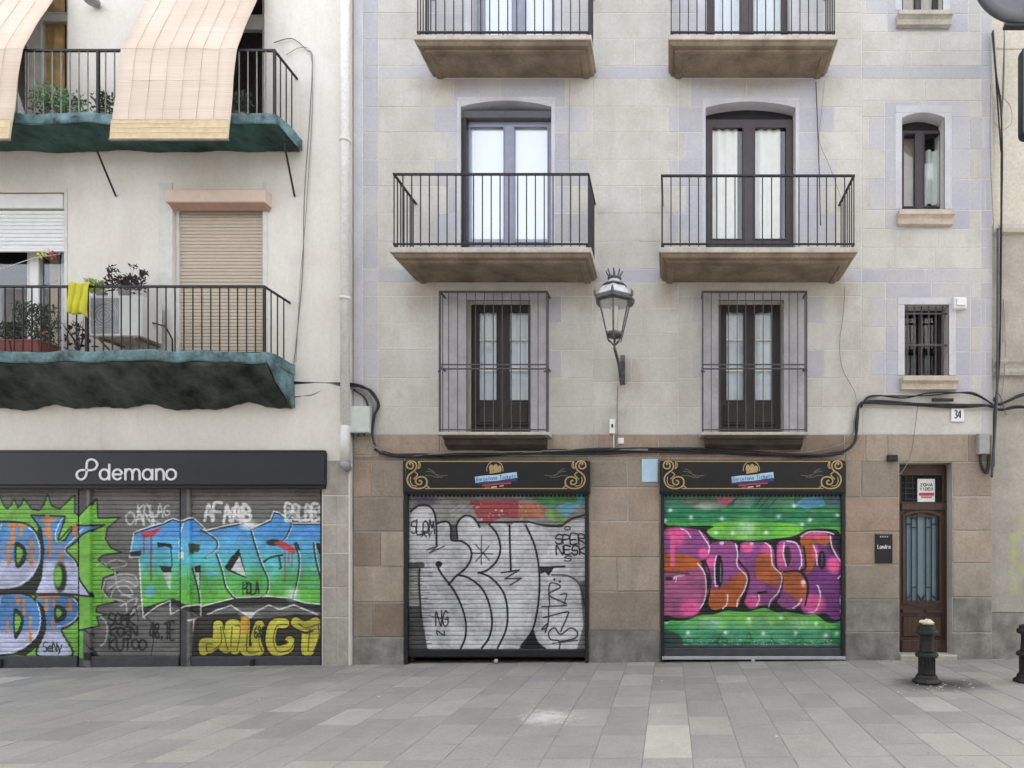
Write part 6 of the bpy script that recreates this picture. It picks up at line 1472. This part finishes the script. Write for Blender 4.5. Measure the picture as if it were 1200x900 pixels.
# base point: tail below glass at 407
MB().lathe([(.10*1, lz(395)), (.125,lz(393)), (.125,lz(391)), (.12,lz(390))], LX, LY, 6, rot).build('lower_ring', M['lampiron'], lamp)
gl = MB(); n = 6
for k in range(n):
    a0, a1 = rot+k*math.pi/3, rot+(k+1)*math.pi/3; r0, r1 = .118, .225
    q = [(LX+r0*math.cos(a0),LY+r0*math.sin(a0),lz(391)),(LX+r0*math.cos(a1),LY+r0*math.sin(a1),lz(391)),(LX+r1*math.cos(a1),LY+r1*math.sin(a1),lz(354)),(LX+r1*math.cos(a0),LY+r1*math.sin(a0),lz(354))]
    g_ = MB(); g_.add(q, [(0,1,2,3)]).build('glass_pane', M['lampglass'], lamp)
    MB().tube([q[0], q[3]], .010, 5).build('rib', M['lampiron'], lamp)
    dwn = [q[0], (LX+.10*math.cos(a0),LY+.10*math.sin(a0),lz(398)), (LX+.05*math.cos(a0),LY+.05*math.sin(a0),lz(401)), (LX,LY,lz(406))]
    MB().tube(dwn, .009, 5).build('tail_rib', M['lampiron'], lamp)
    tp = Vector((LX+.275*math.cos(a0), LY+.275*math.sin(a0), lz(351)))
    MB().tube([tp, tp+Vector((.01*math.cos(a0),.01*math.sin(a0),.05)), tp+Vector((-.01*math.cos(a0),-.01*math.sin(a0),.085))], [.022,.018,.006], 6).build('finial', M['lampiron'], lamp)
MB().lathe([(.235,lz(356)),(.275,lz(354)),(.28,lz(351)),(.24,lz(348)),(.22,lz(347.5))], LX, LY, 6, rot).build('roof_rim', M['lampiron'], lamp)
MB().lathe([(.225,lz(347.5)),(.21,lz(343)),(.165,lz(338)),(.14,lz(336))], LX, LY, 6, rot).build('roof', M['lampwh'], lamp)
MB().lathe([(.15,lz(337)),(.165,lz(336)),(.15,lz(334.5)),(.10,lz(333))], LX, LY, 12, rot).build('collar', M['lampiron'], lamp)
MB().lathe([(.10,lz(333)),(.085,lz(330)),(.07,lz(327.5))], LX, LY, 12).build('chimney', M['lampwh'], lamp, smooth=True)
MB().lathe([(.07,lz(328)),(.092,lz(327)),(.092,lz(325.5)),(.06,lz(324.5))], LX, LY, 14).build('crown_band', M['lampiron'], lamp)
cr = MB()
for k in range(8):
    a_ = k*math.pi/4; c = Vector((LX+.065*math.cos(a_), LY+.065*math.sin(a_), lz(325))); e = Vector((LX+.105*math.cos(a_), LY+.105*math.sin(a_), lz(319)))
    cr.tube([c, (c+e)/2+Vector((0,0,-.005)), e, e+Vector((0,0,.02))], [.012,.009,.011,.004], 5)
cr.tube([(LX,LY,lz(325)),(LX,LY,lz(317.5))], [.012,.01], 5)
cr.build('crown', M['lampiron'], lamp)
MB().lathe([(.03,lz(392)),(.035,lz(388)),(.03,lz(384)),(.045,lz(372)),(.05,lz(362)),(.04,lz(358))], LX, LY, 10).build('bulb_holder', M['offwhite'], lamp, smooth=True)
for a_ in (0, 2.1, 4.2): MB().tube([(LX+.04*math.cos(a_),LY+.04*math.sin(a_),lz(392)),(LX+.05*math.cos(a_),LY+.05*math.sin(a_),lz(357))], .005, 5).build('inner_rod', M['lampiron'], lamp)
wx = X(730,.04)
MB().tube(spline([(LX,LY,lz(407)),(LX+.01,LY+.02,lz(411)),(LX+.03,LY+.2,Z(424,.6)),(wx-.02,-.35,Z(432,.35)),(wx,-.05,Z(447,.05))],4), [.02]*17, 8).build('arm', M['lampiron'], lamp, smooth=True)
m = MB(); m.xprism([(-.02,Z(416,.02)),(-.06,Z(416,.06)),(-.14,Z(424,.14)),(-.07,Z(440,.07)),(-.04,Z(449,.04)),(-.02,Z(451,.02))], wx-.035, wx+.03); m.build('wall_bracket', M['lampiron'], lamp)
m = MB(); m.tube(spline([(LX+.02,LY+.1,lz(416)),(LX+.03,-.5,Z(432,.5)),(wx-.01,-.25,Z(450,.3)),(wx,-.06,Z(436,.06))],4), .012, 6).build('scroll', M['lampiron'], lamp, smooth=True)
cables('thin grey wire dropping from the street lamp to the cables', [([(724,400+52),(723.5,480),(724,512),(724,526)],1,.007,'cableg')], 12, .001)

# ------------------------------------------------------------------ bollards
def bollard(x, y, lab):
    z = gz(x)+.004; t = empty('bollard', (x, y, z), lab, 'bollard', 'cast iron bollards on the pavement')
    MB().lathe([(.165,z),(.17,z+0.0281),(.15,z+0.0468),(.13,z+0.0608),(.125,z+0.0842),(.115,z+0.1029)], x, y, 8, math.pi/8).build('base', M['cast'], t)
    MB().lathe([(.105,z+0.0935),(.10,z+0.1309),(.095,z+0.3086),(.105,z+0.3179)], x, y, 16).build('shaft', M['cast'], t, smooth=True)
    MB().lathe([(.10,z+0.3132),(.13,z+0.3226),(.135,z+0.3413),(.13,z+0.3647),(.10,z+0.3787)], x, y, 18).build('ring', M['cast'], t)
    MB().lathe([(.095,z+0.3740),(.085,z+0.4021),(.078,z+0.5610),(.09,z+0.5891)], x, y, 16).build('neck', M['cast'], t, smooth=True)
    MB().lathe([(.09,z+0.5844),(.125,z+0.5984),(.13,z+0.6218),(.125,z+0.6452),(.105,z+0.6545),(.10,z+0.6872),(.075,z+0.7013),(.02,z+0.7078)], x, y, 18).build('cap', M['cast'], t)
    fl = proto(MB().tube([(0,0,0),(0,0,.17)], .012, 4), 'flute', M['cast'])
    for k in range(8):
        a_ = k*math.pi/4; place(fl, 'flute', t, (x+.094*math.cos(a_), y+.094*math.sin(a_), z+0.1403))
    return t
dbx = 1.5
bollard(X(1086,dbx), -dbx, 'cast iron bollard in front of the street door')
bollard(X(1205,dbx), -dbx, 'cast iron bollard at the right edge of the view')
bx = X(1086,dbx); bz = gz(bx)+.004+.757*.935; rs = np.random.RandomState(3); m = MB(); nu, nv = 10, 6
for j in range(nv+1):
    for i in range(nu):
        a_ = i*2*math.pi/nu; r_ = .09*(math.sin(math.pi*(j+.4)/(nv+.9)))*(.7+.5*rs.rand()); m.v.append((bx+.01+r_*math.cos(a_), -dbx+r_*math.sin(a_), bz-.01+.075*j/nv*(.8+.4*rs.rand())))
for j in range(nv):
    for i in range(nu): m.f.append((j*nu+i, j*nu+(i+1)%nu, (j+1)*nu+(i+1)%nu, (j+1)*nu+i))
m.f.append(tuple(range(nu-1,-1,-1))); m.f.append(tuple(nv*nu+i for i in range(nu)))
tag(m.build('crumpled_paper', M['litter'], org=(bx,-dbx,bz)), 'crumpled yellowish litter left on top of the bollard', 'litter')
# scraps on the ground
lit = MB(); rs = np.random.RandomState(8)
for k in range(46):
    if k < 30: x, y = X(1092,1.6)+rs.randn()*.28, -1.75+rs.randn()*.16
    else: x, y = rs.uniform(-8, 4.5), rs.uniform(-3.8, -.2)
    z = gz(x)+.006; s__ = rs.uniform(.008,.022); a_ = rs.rand()*3
    q = [(x+s__*math.cos(a_+i*1.57)*(1 if i%2 else .6), y+s__*math.sin(a_+i*1.57)*(1 if i%2 else .6), z) for i in range(4)]
    lit.add(q+[(p[0],p[1],z+.006) for p in q], [(4,5,6,7),(0,1,5,4),(1,2,6,5),(2,3,7,6),(3,0,4,7)])
drt = MB()
for k in range(260):
    x = rs.uniform(-9.5, 4.6); y = -.02-abs(rs.randn())*.05; z = gz(x)+.004; s__ = rs.uniform(.004,.012); a_ = rs.rand()*3
    q = [(x+s__*math.cos(a_+i*2.09), y+s__*math.sin(a_+i*2.09), z) for i in range(3)]; drt.add(q+[(x, y, z+s__)], [(0,1,3),(1,2,3),(2,0,3)])
tag(drt.build('wall_foot_dirt', M['wood']), 'dark crumbs of dirt gathered along the foot of the walls', 'dirt', None, 'stuff')
tag(lit.build('ground_litter', M['litter']), 'small pale scraps scattered on the paving near the bollard', 'litter', None, 'stuff')

# ------------------------------------------------------------------ objects hanging out at the top right corner
dm = 1.2; mx, mz = X(1196,dm), Z(-30,dm); rr = 57*(D-dm)/FPX
mi = empty('traffic_mirror', (X(1196,dm), -dm, Z(26,dm)), 'large round blue grey disc with raised rim at the top right corner', 'mirror')
def disc(prof, name, mat, smooth=True):
    m = MB(); m.lathe(prof, 0, 0, 48)
    m.v = [(mx+v[0], -dm+v[2], mz+v[1]) for v in m.v]; m.build(name, mat, mi, smooth=smooth)
disc([(rr*.80,-.02),(rr*.84,-.035),(rr*.97,-.03),(rr,-.01),(rr,.03),(rr*.93,.05)], 'rim', M['mirrim'])
disc([(.001,-.07+.055),(rr*.3,-.06+.05),(rr*.6,-.035+.03),(rr*.82,-.01)], 'face', M['mirror'])
disc([(rr*.95,.04),(rr*.7,.12),(rr*.2,.16),(.001,.16)], 'back_shell', M['mirrim'])
MB().block(X(1200,dm)-.05+.07, X(1200,dm)+.22, -dm-.05, -dm-.03, Z(14,dm), Z(2,dm), .01).build('fitting', M['black'], mi)
MB().block(X(1178,dm), X(1203,dm), -dm-.01, -dm+.06, Z(31,dm), Z(27.5,dm), .006).build('clip', M['black'], mi)
MB().tube([(mx+.4,-dm+.12,mz),(mx+1.6,.06,mz)], .03, 10).build('arm', M['mirrim'], mi)
hs_ = empty('hanging_sign', (X(1215,dm), -dm, Z(163,dm)), 'dark teal rounded sign just showing at the right edge', 'sign')
x0, x1, z0, z1 = X(1196,dm), X(1236,dm), Z(163,dm), Z(58,dm); r_ = .07; pts = []
for (cx_, cz_, a0) in ((x1-r_,z1-r_,0),(x0+r_,z1-r_,90),(x0+r_,z0+r_,180),(x1-r_,z0+r_,270)):
    for k in range(6): pts.append((cx_+r_*math.cos(R(a0+k*18)), cz_+r_*math.sin(R(a0+k*18))))
MB().prism(pts, -dm-.06, -dm+.06).build('panel', M['green_sign'], hs_)
MB().prism([((p[0]-(x0+x1)/2)*1.03+(x0+x1)/2, (p[1]-(z0+z1)/2)*1.012+(z0+z1)/2) for p in pts], -dm-.045, -dm+.045).build('edge', M['black'], hs_)
MB().tube([(x1-.05,-dm+.04,z1-.2),(x1+1.0,.06,z1-.2)], .02, 8).build('arm', M['black'], hs_)
